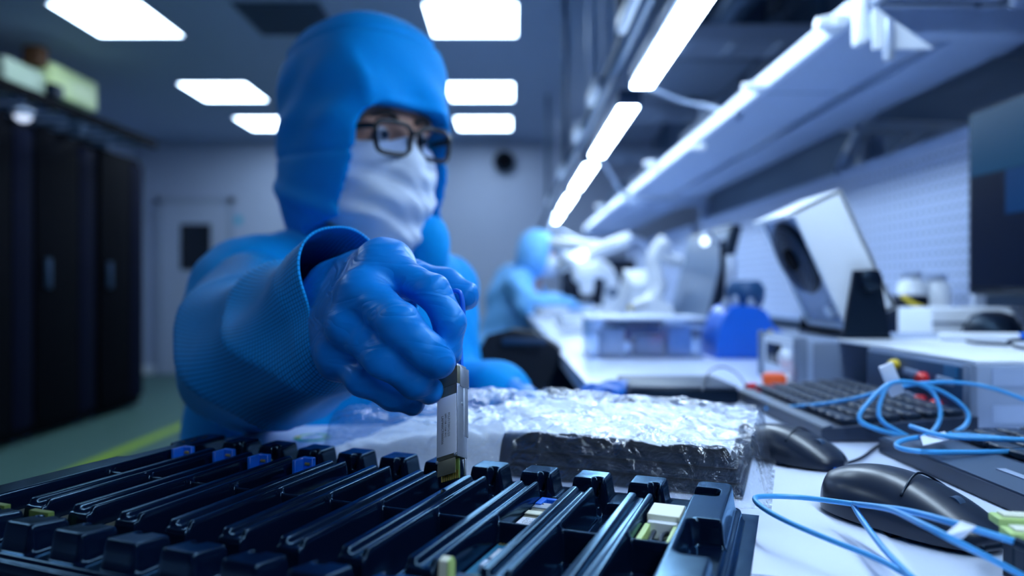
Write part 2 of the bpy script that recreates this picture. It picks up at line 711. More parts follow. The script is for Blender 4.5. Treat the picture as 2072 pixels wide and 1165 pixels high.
def tray_plastic():
    """glossy navy-black moulded plastic with a blue sheen"""
    m = bpy.data.materials.new('tray_plastic')
    m.use_nodes = True
    nt = m.node_tree
    out = nt.nodes['Material Output']
    nt.nodes.remove(nt.nodes['Principled BSDF'])
    tc = nt.nodes.new('ShaderNodeTexCoord')
    nz = nt.nodes.new('ShaderNodeTexNoise')
    nz.inputs['Scale'].default_value = 120
    nt.links.new(tc.outputs['Object'], nz.inputs['Vector'])
    mr = nt.nodes.new('ShaderNodeMapRange')
    mr.inputs['To Min'].default_value = 0.13
    mr.inputs['To Max'].default_value = 0.21
    nt.links.new(nz.outputs['Fac'], mr.inputs['Value'])
    df = nt.nodes.new('ShaderNodeBsdfDiffuse')
    df.inputs[0].default_value = (0.0012, 0.004, 0.016, 1)
    gl = nt.nodes.new('ShaderNodeBsdfGlossy')
    gl.inputs[0].default_value = (0.42, 0.72, 1.0, 1)
    nt.links.new(mr.outputs[0], gl.inputs['Roughness'])
    fr = nt.nodes.new('ShaderNodeFresnel')
    fr.inputs[0].default_value = 1.50
    mx = nt.nodes.new('ShaderNodeMixShader')
    nt.links.new(fr.outputs[0], mx.inputs[0])
    nt.links.new(df.outputs[0], mx.inputs[1])
    nt.links.new(gl.outputs[0], mx.inputs[2])
    nt.links.new(mx.outputs[0], out.inputs[0])
    return m


tray_m = tray_plastic()
lens_m = glass_mat('lens_glass', (0.92, 0.95, 1.0), 0.05, 0.02)
clear_pl = glass_mat('clear_box_plastic', (0.80, 0.87, 0.97), 0.12, 0.12)
grid_m = grid_cloth()
glove_m = glove_mat()
peg_m = peg_mat()
# ------------------------------------------------------------------ the room
CEIL, BACK = 2.71, 8.3
XL, XR, YF = -4.4, 2.3, -2.2


def struct(name, mb, m, label, smooth=0):
    return tag(mb.build(name, m, None, smooth), label, None, None, 'structure')


struct('floor', MB().box2((XL, YF, -0.1), (XR, BACK, 0)), floor_mat, 'grey-green vinyl floor')
struct('ceiling', MB().box2((XL, YF, CEIL), (XR, BACK, CEIL + 0.1)), ceil_mat, 'grey suspended ceiling')
struct('wall_back', MB().box2((XL, BACK, 0), (XR, BACK + 0.1, CEIL)), white_paint, 'pale back wall of the lab')
struct('wall_left', MB().box2((XL - 0.1, YF, 0), (XL, BACK, CEIL)), white_paint, 'left wall behind the server racks')
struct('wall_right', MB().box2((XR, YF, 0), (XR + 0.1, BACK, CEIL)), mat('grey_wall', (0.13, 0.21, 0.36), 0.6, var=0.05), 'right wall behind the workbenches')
struct('wall_front', MB().box2((XL, YF - 0.1, 0), (XR, YF, CEIL)), mat('dim_wall', (0.05, 0.09, 0.18), 0.7), 'wall at the viewer\'s end of the lab')
struct('baseboard_back', MB().box2((XL, BACK - 0.02, 0), (XR, BACK - 0.001, 0.1), 0.004), white_pl, 'white baseboard under the back wall')
# floor marking: a yellow-green strip across the floor near the person
struct('trim_1', MB().prism([(-2.45, 2.6), (-2.35, 2.6), (-2.35, 7.9), (-2.45, 7.9)], 0.0, 0.002), stripe_mat, 'yellow-green marking strip on the floor')

# door with dark window
d1 = struct('door_1', MB().box2((-4.06, BACK - 0.05, 0.0), (-3.3, BACK - 0.001, 1.98), 0.004), mat('door_paint', (0.43, 0.50, 0.66), 0.5, var=0.03), 'pale door with a dark window in the back wall')
fr = MB()
fr.box2((-4.13, BACK - 0.06, 0), (-4.06, BACK, 2.05)).box2((-3.3, BACK - 0.06, 0), (-3.23, BACK, 2.05)).box2((-4.13, BACK - 0.06, 1.98), (-3.23, BACK, 2.05))
fr.build('door_frame', mat('door_frame_paint', (0.34, 0.40, 0.54), 0.5), d1, 0)
MB().box2((-3.84, BACK - 0.062, 1.21), (-3.49, BACK - 0.05, 1.74), 0.003).build('pane', screen_m, d1, 0)
MB().box2((-3.40, BACK - 0.10, 1.0), (-3.38, BACK - 0.05, 1.14), 0.004).build('door_handle', alu, d1)

# sign dot on wall, wall loudspeaker
o = MB().lathe([(0.05, 0), (0.05, 0.006)], (-3.19, BACK - 0.001, 1.79), (0, -1, 0)).build('round_sign', mat('sign_cyan', (0.05, 0.42, 0.62), 0.5))
tag(o, 'small round cyan sign on the back wall above the shoulder', 'sign')
t = thing('wall_speaker', 'round black loudspeaker high on the back wall', 'loudspeaker', (-0.09, BACK - 0.16, 2.46))
MB().lathe([(0.11, 0), (0.125, 0.02), (0.12, 0.05), (0.08, 0.10)], (-0.09, BACK - 0.12, 2.46), (0, 1, 0)).build('housing', black_pl, t)
MB().lathe([(0.10, 0), (0.07, 0.012), (0.02, 0.016)], (-0.09, BACK - 0.12, 2.46), (0, -1, 0)).build('grille', rack_mat, t)
MB().box2((-0.11, BACK - 0.08, 2.44), (-0.07, BACK - 0.001, 2.48)).build('bracket', alu_dark, t)
for k, sx in enumerate((-4.02, -3.86)):
    o = MB().lathe([(0.045, 0), (0.045, 0.02), (0.03, 0.04)], (sx + 0.1, 5.9, CEIL), (0, 0, -1)).build('ceiling_sprinkler', alu_dark)
    tag(o, ('left' if k == 0 else 'right') + ' one of two small dark ceiling fittings above the racks', 'ceiling fitting')

# ------------------------------------------------------------------ ceiling panel lights
PS = 0.56
WHERE = {(0, 0): 'largest lit ceiling panel, at the top left above the racks', (0, 1): 'middle lit ceiling panel of the slanting left row',
         (0, 2): 'farthest lit ceiling panel of the left row, beside the hood', (1, 0): 'nearest lit ceiling panel right of the hood, at the top edge',
         (1, 1): 'middle lit ceiling panel of the row right of the hood', (1, 2): 'farthest lit ceiling panel right of the hood'}


def ceil_panel(x, y, label):
    t = thing('ceiling_light', label, 'ceiling light', (x, y, CEIL), 0, 'lit ceiling panels')
    f = MB()
    h = PS / 2
    for a, b in (((-h - .02, -h - .02), (h + .02, -h)), ((-h - .02, h), (h + .02, h + .02)), ((-h - .02, -h), (-h, h)), ((h, -h), (h + .02, h))):
        f.box2((x + a[0], y + a[1], CEIL - 0.012), (x + b[0], y + b[1], CEIL - 0.0005))
    f.build('frame', alu, t)
    MB().box2((x - h, y - h, CEIL - 0.008), (x + h, y + h, CEIL - 0.0008)).build('diffuser', panel_glow, t, 0)


for c, x in enumerate((-2.50, -0.25)):
    for r_, y in enumerate((4.53, 6.19, 7.38)):
        ceil_panel(x if c == 0 else x - 0.02 * r_, y, WHERE[(c, r_)])
ceil_panel(-0.25, 2.85, 'lit ceiling panel above the person in the blue hood')
ceil_panel(-2.50, 2.85, 'lit ceiling panel of the left row, nearer than the picture shows')
ceil_panel(-2.50, 1.20, 'lit ceiling panel of the left row, level with the tray')
# unlit grille
t = thing('ceiling_vent', 'unlit dark grille panel in the ceiling beside the blue hood', 'vent', (-1.42, 4.53, CEIL))
MB().box2((-1.68, 4.25, CEIL - 0.006), (-1.16, 4.81, CEIL - 0.0005)).build('backing', dead_panel, t, 0)
for k in range(9):
    MB().box2((-1.68, 4.27 + k * 0.06, CEIL - 0.014), (-1.16, 4.285 + k * 0.06, CEIL - 0.006)).build('slat', dead_panel, t, 0)

# ------------------------------------------------------------------ LED bar lights over the bench
LX, LZ = 0.400, 1.622
STRIPS = [(-1.06, -0.08), (0.06, 1.08), (1.20, 2.19), (2.43, 3.35), (3.57, 4.48), (4.73, 5.63), (5.88, 6.68)]
LEDN = ['bright LED bar light behind the viewer over the near end of the bench', 'bright LED bar light above the black tray', 'nearest bright LED bar light, running out of the top of the picture', 'second nearest bright LED bar light over the bench',
        'third bright LED bar light over the bench', 'fourth bright LED bar light over the bench', 'farthest and smallest bright LED bar light']
for k, (y0, y1) in enumerate(STRIPS):
    t = thing('led_bar_light', LEDN[k], 'bar light', (LX, (y0 + y1) / 2, LZ), 0, 'LED bar lights over the bench')
    MB().box2((LX - 0.038, y0 - 0.01, LZ + 0.004), (LX + 0.038, y1 + 0.01, LZ + 0.05), 0.006).build('housing', alu, t)
    MB().box2((LX - 0.030, y0, LZ - 0.006), (LX + 0.030, y1, LZ + 0.004)).build('diffuser', glow, t, 0)
    for yy in (y0 - 0.014, y1 + 0.006):
        MB().box2((LX - 0.040, yy, LZ - 0.004), (LX + 0.040, yy + 0.008, LZ + 0.052), 0.003).build('end_cap', alu_dark, t)
    for yy in (y0 + 0.2, y1 - 0.2):
        MB().cyl((LX, yy, LZ + 0.05), (LX, yy, CEIL), 0.003, n=6).build('hanger_wire', alu, t)
t = thing('light_rail', 'dark round rail running beside the LED bar lights', 'rail', (LX - 0.10, 4, LZ + 0.05))
MB().cyl((LX - 0.085, 0.3, LZ + 0.06), (LX - 0.085, 8.0, LZ + 0.06), 0.022, n=14).build('tube', alu_dark, t)
for y in (1.75, 2.5, 3.15, 4.2, 5.6):
    MB().box2((LX - 0.125, y - 0.13, LZ + 0.045), (LX - 0.098, y + 0.13, LZ + 0.09), 0.008).build('sleeve', shelf_edge, t)  # pale boxes stand in for the bright reflections on the dark tube
for y in (2.05, 4.2, 6.3):
    MB().box2((LX - 0.10, y - 0.012, LZ + 0.05), (LX - 0.07, y + 0.012, CEIL), 0.003).build('hanger', alu_dark, t)


def cable(name, label, pts, r, m, group=None, n=8):
    o = MB().tube(pts, r, n).build(name, m, None, 180)
    return tag(o, label, 'cable', group)


cable('lamp_cable', 'pale cable hanging between the nearest LED bar light and the shelf', [P(1318, 178, 2.21), P(1385, 205, 2.25), P(1430, 214, 2.2), P(1500, 240, 2.0)], 0.007, cable_w, 'lamp cables')
cable('lamp_cable', 'pale cable hanging from the second LED bar light down to the shelf', [P(1214, 316, 3.40), P(1235, 352, 3.5), P(1258, 388, 3.6), P(1272, 398, 3.7)], 0.008, cable_w, 'lamp cables')
cable('lamp_cable', 'pale cable from the farthest bar light down to the microscope lamp', [(LX, 5.9, LZ), P(1114, 455, 5.6), P(1140, 470, 5.2), P(1185, 490, 4.4), P(1240, 500, 3.4)], 0.012, cable_w, 'lamp cables')

# ------------------------------------------------------------------ workbench, uprights, shelves
t = thing('workbench', 'long white laminate workbench running away to the back of the lab', 'workbench', (0.6, 3.5, 0))
MB().prism([(-0.63, -0.3), (1.10, -0.3), (1.10, 7.8), (0.06, 7.8), (0.12, 0.80), (-0.262, 0.772)], TABLE - 0.03, TABLE).build('worktop', bench_mat, t, 0)
for (x, y) in ((-0.5, -0.2), (1.0, -0.2), (0.16, 0.9), (1.0, 0.9), (0.18, 3.3), (1.0, 3.3), (0.18, 5.6), (1.0, 5.6), (0.14, 7.7), (1.0, 7.7)):
    MB().box2((x - 0.025, y - 0.025, 0), (x + 0.025, y + 0.025, TABLE - 0.03), 0.004).build('leg', alu, t)
MB().box2((0.98, -0.25, TABLE - 0.10), (1.02, 7.7, TABLE - 0.03)).build('rear_rail', alu, t, 0)

SZ = 1.490
t = thing('shelf_support', 'grey steel upright frame carrying the shelf over the bench', 'frame', (1.02, 1.25, TABLE))
for y in (1.25, 3.78, 6.1):
    MB().box2((1.0, y - 0.02, TABLE), (1.05, y + 0.02, 1.98), 0.004).build('post', steel_mat, t)
    MB().box2((0.63, y - 0.022, SZ - 0.05), (1.05, y + 0.022, SZ - 0.004), 0.004).build('cross_beam', steel_mat, t)
SHL = ['steel shelf over the near end of the bench at the top right corner', 'long steel shelf with a pale front edge over the bench', 'second steel shelf farther along the bench']
for k, (y0, y1) in enumerate(((0.15, 1.22), (1.285, 3.72), (3.84, 6.05))):
    t = thing('bench_shelf', SHL[k], 'shelf', (0.8, (y0 + y1) / 2, SZ), 0, 'steel shelves over the bench')
    MB().box2((0.627, y0, SZ), (0.835, y1, SZ + 0.02)).build('front_board', steel_mat, t, 0)
    MB().box2((0.852, y0, SZ - 0.012), (1.0, y1, SZ + 0.02)).build('rear_board', steel_mat, t, 0)
    MB().box2((0.610, y0, SZ - 0.008), (0.627, y1, SZ + 0.034), 0.004).build('front_edge', shelf_edge, t)
    if k == 1:
        MB().box2((0.63, y0 + 0.5, SZ - 0.001), (0.82, y0 + 0.502, SZ)).build('seam', alu_dark, t, 0)

CLN = ['white clip lamp on the shelf edge nearest the top right corner', 'small round white clip on the middle of the shelf edge', 'white clip near the far end of the long shelf edge',
       'white clip hanging under the far part of the shelf edge', 'white clip on the second, farther shelf edge']
for k, (px, py, r_) in enumerate(((1690, 50, 0.020), (1533, 176, 0.015), (1322, 332, 0.022), (1418, 298, 0.016), (1218, 418, 0.028))):
    c = PX(px, py, 0.598)
    t = thing('edge_clip', CLN[k], 'clip', c, 0, 'white clips on the shelf edge')
    MB().box(c, (0.03, r_ * 2.6, r_ * 1.3), None, 0.009).build('body', white_pl, t)
    MB().lathe([(r_ * 0.6, -0.02), (r_ * 0.75, 0), (r_ * 0.5, 0.02)], c + Vector((-0.018, -r_ * 0.3, 0)), (-1, 0, 0), 16).build('knob', white_pl, t)

# bracket at the front corner of the shelf
t = thing('shelf_bracket', 'pale bracket at the shelf corner near the top right', 'bracket', PX(1745, 60, 0.60))
q = PX(1745, 70, 0.60)
MB().box(q + Vector((0, 0.01, 0.03)), (0.016, 0.03, 0.09), None, 0.004).build('plate', white_pl, t)
MB().slab([q + Vector((0.01, -0.02, 0.04)), q + Vector((0.11, -0.02, -0.03)), q + Vector((0.01, -0.02, -0.03))], (0, 0.008, 0)).build('gusset', white_pl, t, 0)
MB().box(q + Vector((0.03, -0.03, -0.02)), (0.014, 0.014, 0.07), None, 0.003).build('bolt', alu, t)

# perforated back panel
t = thing('pegboard', 'perforated pale steel back panel behind the white ionizer fan', 'pegboard', (0.98, 2.5, 0.88))
MB().box2((0.975, 1.50, 0.90), (0.985, 3.7, 1.335)).build('panel', peg_m, t, 0)
for z in (0.90, 1.335):
    MB().box2((0.968, 1.50, z - 0.008), (0.990, 3.7, z + 0.008)).build('flange', steel_mat, t, 0)
MB().box2((0.968, 1.488, 0.89), (0.990, 1.502, 1.343)).build('edge_strip', shelf_edge, t, 0)
t = thing('pegboard', 'far perforated pale back panel behind the distant microscopes', 'pegboard', (0.98, 4.9, 0.88))
MB().box2((0.975, 3.85, 0.90), (0.985, 6.0, 1.335)).build('panel', peg_m, t, 0)
MB().box2((0.968, 3.85, 1.327), (0.990, 6.0, 1.343)).build('flange', steel_mat, t, 0)

# trestle frame of the next bench behind the panel
t = thing('trestle_stand', 'grey trestle frame standing behind the perforated panel', 'frame', (1.45, 2.3, 0))
for a, b, r_ in ((P(1685, 252, 2.3), P(1975, 262, 2.3), 0.020), (P(1872, 262, 2.3), P(1780, 345, 2.3), 0.018), (P(1768, 215, 2.3), P(1700, 350, 2.3), 0.024),
                 (P(1748, 225, 2.35), P(1742, 350, 2.35), 0.020), (P(1975, 262, 2.3), P(1850, 345, 2.3), 0.014)):
    MB().cyl(a, b, r_, n=8).build('strut', shelf_edge, t)
for x in (1.2, 1.5):
    MB().box2((x - 0.02, 2.33, 0), (x + 0.02, 2.37, 1.50)).build('leg', steel_mat, t, 0)

# overhead gear between the lamps and the shelf
t = thing('overhead_duct', 'dark rectangular air duct under the ceiling above the shelves', 'duct', (1.6, 4, 2.2))
MB().box2((1.50, 1.5, 2.25), (1.90, 7.6, 2.60), 0.02).build('body', alu_dark, t)
for y in (2.2, 3.4, 4.6, 5.8, 7.0):
    MB().box2((1.48, y, 2.23), (1.92, y + 0.05, 2.62)).build('flange', navy_pl, t, 0)
for k, (y, z) in enumerate(((3.05, 2.02), (4.55, 2.08), (6.3, 2.12))):
    t = thing('cable_tray', ('nearest', 'middle', 'farthest')[k] + ' grey cable tray crossing above the shelves', 'cable tray', (1.2, y, z), 0, 'cable trays over the bench')
    for dy in (-0.10, 0.10):
        MB().box2((0.66, y + dy - 0.008, z), (2.25, y + dy + 0.008, z + 0.07)).build('rail', steel_mat, t, 0)
    for i in range(8):
        MB().box2((0.72 + i * 0.2, y - 0.10, z), (0.76 + i * 0.2, y + 0.10, z + 0.012)).build('rung', steel_mat, t, 0)
EQ = [((0.78, 2.7, 0.02), (1.0, 3.3, 0.22), navy_pl, 'dark instrument case on the long shelf near its far end'),
      ((0.78, 1.75, 0.02), (0.98, 2.3, 0.14), navy_pl, 'low dark instrument case on the long shelf'),
      ((0.76, 4.1, 0.02), (0.98, 4.7, 0.20), grey_pl, 'grey storage case on the second shelf'),
      ((0.76, 5.0, 0.02), (0.98, 5.5, 0.26), navy_pl, 'dark storage case on the second shelf')]
for lo, hi, m, lab in EQ:
    lo, hi = Vector(lo) + Vector((0, 0, SZ)), Vector(hi) + Vector((0, 0, SZ))
    t = thing('instrument_case', lab, 'case', ((lo.x + hi.x) / 2, (lo.y + hi.y) / 2, lo.z), 0, 'cases on the shelves')
    MB().box2(lo + Vector((0, 0, 0.008)), hi, 0.01).build('body', m, t)
    MB().box2((lo.x - 0.006, lo.y + 0.03, lo.z + 0.03), (lo.x, hi.y - 0.03, hi.z - 0.03), 0.002).build('front_panel', alu_dark, t)
    for yy in (lo.y + 0.05, hi.y - 0.05):
        MB().cyl(((lo.x + hi.x) / 2, yy, lo.z), ((lo.x + hi.x) / 2, yy, lo.z + 0.008), 0.02, n=12).build('foot', black_pl, t)
# machine hanging under the ceiling, top right
t = thing('ceiling_unit', 'dark ceiling-hung air unit above the long shelf', 'air unit', (1.3, 3.9, 2.3))
MB().box2((0.80, 3.6, 2.18), (1.30, 4.4, 2.5), 0.03).build('casing', alu_dark, t)
MB().box2((0.83, 3.65, 2.165), (1.25, 4.35, 2.18)).build('grille', light_grey, t, 0)
MB().tube([(1.05, 3.6, 2.3), (1.05, 3.2, 2.32), (1.2, 2.9, 2.4), (1.30, 2.7, 2.4)], 0.07, 14).build('hose', alu_dark, t)
for x in (0.85, 1.25):
    MB().cyl((x, 4.0, 2.5), (x, 4.0, CEIL), 0.01, n=8).build('hanger', alu, t)

# ------------------------------------------------------------------ server racks, left
RX = -3.13
RL = ['nearest black server rack at the left edge of the picture', 'middle black server rack of the row on the left', 'last black server rack of the row, next to the pale wall']
for k, (y0, y1) in enumerate(((3.97, 4.66), (4.67, 5.35), (5.40, 6.05))):
    zt = 2.08
    t = thing('server_rack', RL[k], 'server rack', (RX - 0.5, (y0 + y1) / 2, 0), 0, 'black server racks')
    MB().box2((RX - 1.0, y0, 0.03), (RX - 0.03, y1, zt), 0.01).build('body', rack_mat, t)
    MB().box2((RX - 0.028, y0 + 0.02, 0.10), (RX - 0.004, y1 - 0.2, zt - 0.05), 0.004).build('door', rack_mat, t)
    MB().box2((RX - 0.028, y1 - 0.19, 0.10), (RX, y1 - 0.01, zt - 0.05), 0.004).build('side_panel', rack_edge, t)
    MB().box2((RX, y0 + 0.10, 1.0), (RX + 0.03, y0 + 0.13, 1.2), 0.006).build('handle', alu_dark, t)
    for i in range(4):
        MB().cyl((RX - 0.1 - (i % 2) * 0.8, y0 + 0.06 + (i // 2) * (y1 - y0 - 0.12), 0), (RX - 0.1 - (i % 2) * 0.8, y0 + 0.06 + (i // 2) * (y1 - y0 - 0.12), 0.03), 0.03, n=10).build('foot', alu_dark, t)
# gear above the racks: black tray with a pale yellow fibre duct
t = thing('fibre_duct', 'pale yellow-green fibre duct above the black racks', 'cable duct', (-3.0, 4.9, 2.25))
MB().box2((-3.50, 4.86, 2.33), (-3.14, 5.40, 2.55), 0.02).build('channel', mat('duct_yellow', (0.80, 0.95, 0.45), 0.4), t)
MB().box2((-3.50, 4.45, 2.30), (-3.17, 4.84, 2.46), 0.02).build('cover', mat('duct_pale', (0.5, 0.6, 0.45), 0.4), t)
MB().box2((-3.30, 4.78, 2.50), (-3.17, 4.88, 2.64), 0.02).build('latch', mat('duct_brown', (0.12, 0.05, 0.02), 0.5), t)
MB().box2((-3.18, 4.84, 2.31), (-3.12, 4.96, 2.40), 0.01).build('clip', black_pl, t)
t = thing('rack_cable_tray', 'black cable ladder running above the server racks', 'cable tray', (-3.05, 4.6, 2.08))
for x in (-3.35, -2.86):
    MB().box2((x - 0.02, 3.7, 2.12), (x + 0.02, 5.7, 2.175)).build('rail', rack_mat, t, 0)
for i in range(9):
    MB().box2((-3.35, 3.8 + i * 0.22, 2.125), (-2.86, 3.84 + i * 0.22, 2.15)).build('rung', alu_dark, t, 0)
for y in (4.2, 5.45):
    MB().box2((-3.2, y, 2.08), (-3.1, y + 0.05, 2.12)).build('stand', alu_dark, t, 0)
    MB().box2((-3.40, y, 2.15), (-3.30, y + 0.05, 2.36)).build('stand', alu_dark, t, 0)
t = thing('rack_spot_lamp', 'small round pale lamp hanging under the cable ladder', 'lamp', P(46, 230, 4.15))
q = P(46, 230, 4.15)
MB().lathe([(0.03, 0.035), (0.055, 0.02), (0.06, 0.0), (0.05, -0.012)], q, (0, 0, 1), 20).build('shade', alu, t)
MB().lathe([(0.046, 0), (0.03, 0.022), (0.01, 0.028)], q + Vector((0, 0, -0.012)), (0.25, -0.6, -0.75), 20).build('bulb', mat('bulb', (0.8, 0.85, 1), 0.4, emit=(0.65, 0.75, 1.0), power=1.2), t)
MB().cyl(q + Vector((0, 0, 0.03)), (q.x, q.y, 2.13), 0.006, n=8).build('stem', alu_dark, t)
# ------------------------------------------------------------------ black moulded module tray (height field in tray axes u, v)
YAW = math.atan2(1600 - CX, FPX)
U = Vector((math.sin(YAW), math.cos(YAW), 0))
V_ = Vector((math.cos(YAW), -math.sin(YAW), 0))
O = Vector((0.0620, 0.393, TABLE))
PITCH = 0.0368


def T(u, v, h=0.0):
    return O + U * u + V_ * v + Vector((0, 0, h))


def heightfield(u0, u1, v0, v1, step, fn, name, m, parent, smooth=180, keep=None):
    us, vs = np.arange(u0, u1, step), np.arange(v0, v1, step)
    gu, gv = np.meshgrid(us, vs, indexing='ij')
    z = fn(gu, gv)
    n, k = gu.shape
    pts = np.array(O) + gu.reshape(-1, 1) * np.array(U) + gv.reshape(-1, 1) * np.array(V_)
    pts[:, 2] += z.ravel()
    ii = np.arange((n - 1) * k).reshape(n - 1, k)[:, :-1].ravel()
    F = np.stack([ii, ii + k, ii + k + 1, ii + 1], 1)[:, ::-1]
    if keep is not None:
        kk = keep(gu, gv).ravel()
        F = F[kk[F].all(axis=1)]
    return np_mesh(name, pts, F, m, parent, smooth)


def mask(gu, gv, u0, u1, v0, v1, w=0.0016, r=0.003):
    """1 inside the rounded rectangle, 0 outside, drafted wall of width w"""
    qx = np.abs(gu - (u0 + u1) / 2) - (u1 - u0) / 2 + r
    qy = np.abs(gv - (v0 + v1) / 2) - (v1 - v0) / 2 + r
    d = np.hypot(np.maximum(qx, 0), np.maximum(qy, 0)) + np.minimum(np.maximum(qx, qy), 0) - r
    t = np.clip(0.5 - d / w, 0, 1)
    return t * t * (3 - 2 * t)


NR = 10                                        # ribs 0..9, slots 0..10
UFAR, UNEAR = 0.088, -0.140
VOUT, VIN = 0.052, 0.0286
VL_IN = (0.5 - 10) * PITCH - 0.0102
VL_OUT = VL_IN - 0.0235


def tray_height(gu, gv):
    H = 0.002 + 0.007 * mask(gu, gv, UNEAR - 0.004, UFAR + 0.004, VL_OUT - 0.005, VOUT + 0.005, 0.0014, 0.008)
    H = np.maximum(H, 0.0212 * mask(gu, gv, UNEAR, UFAR, VL_OUT, VOUT, 0.0030, 0.006))

    def low(z, *a, **k):
        nonlocal H
        m = mask(gu, gv, *a, **k)
        H = np.where(m > 0, np.minimum(H, H * (1 - m) + z * m), H)

    def up(z, *a, **k):
        nonlocal H
        m = mask(gu, gv, *a, **k)
        H = np.maximum(H, H * (1 - m) + z * m)
    # gaps behind and in front of the ribs, between towers
    low(0.009, 0.049, 0.060, VL_IN - 0.002, VIN + 0.001)
    low(0.009, -0.112, -0.101, VL_IN - 0.002, VIN + 0.001)
    low(0.0115, 0.050, 0.10, VL_IN - 0.001, VIN, w=0.0025)
    low(0.0115, -0.16, -0.104, VL_IN - 0.001, VIN, w=0.0025)
    for j in range(11):
        vc = (0.5 - j) * PITCH
        low(0.004, -0.110, -0.0272, vc - 0.0102, vc + 0.0102, w=0.0016, r=0.0022)
        low(0.004, -0.0228, 0.0585, vc - 0.0102, vc + 0.0102, w=0.0016, r=0.0022)
        low(0.0022, -0.10, -0.055, vc - 0.006, vc + 0.006, w=0.0012)
    for j in range(NR):
        vc = -j * PITCH
        up(0.0247, -0.098, 0.0465, vc - 0.0080, vc - 0.0018, w=0.0016, r=0.0028)
        up(0.0247, -0.096, 0.0480, vc + 0.0034, vc + 0.0080, w=0.0018, r=0.0022)
        for a, b in ((0.0595, 0.0830), (-0.1350, -0.1115)):
            up(0.0262 if a > 0 else 0.0262 - np.clip(gu - a, 0, 0.03) * 0.12, a, b, vc - 0.0118, vc + 0.0118, w=0.0034, r=0.0035)
            if a > 0:
                low(0.0150, a - 0.004, a + 0.0065, vc + 0.0030, vc + 0.0075, w=0.002, r=0.002)
            else:
                low(0.0150, b - 0.0065, b + 0.004, vc - 0.0075, vc - 0.0030, w=0.002, r=0.002)
    # side blocks with finger recesses
    up(0.0250, UNEAR, UFAR, VIN + 0.0005, VOUT, w=0.003, r=0.006)
    up(0.0250, UNEAR, UFAR, VL_OUT, VL_IN - 0.0005, w=0.003, r=0.006)
    low(0.0105, -0.046, 0.008, 0.0345, 0.070, w=0.003, r=0.006)
    low(0.0110, 0.0555, 0.0700, 0.020, 0.0440, w=0.0026, r=0.003)
    low(0.0105, 0.000, 0.046, VL_OUT - 0.02, VL_OUT + 0.008, w=0.003, r=0.006)
    H = np.maximum(H, 0.0016)
    k = np.array([1, 2, 1]) / 4.0
    for _ in range(1):
        for ax in (0, 1):
            H = sum(np.roll(H, s, ax) * kk for s, kk in zip((-1, 0, 1), k))
    return H


tray = heightfield(UNEAR - 0.014, UFAR + 0.014, VL_OUT - 0.014, VOUT + 0.0145, 0.00062, tray_height, 'component_tray', tray_m, None)
tag(tray, 'black moulded plastic tray with long slots holding optical modules', 'tray')
# embossed dots on the left rim of the tray belong to it
dots = MB()
for k in range(5):
    p = T(0.052 + k * 0.006, VL_OUT + 0.010 + (k % 2) * 0.003, 0.0250)
    dots.box(p, (0.003, 0.002, 0.0006), ez(-YAW))
dots.build('embossed_mark', black_pl, tray, 0)


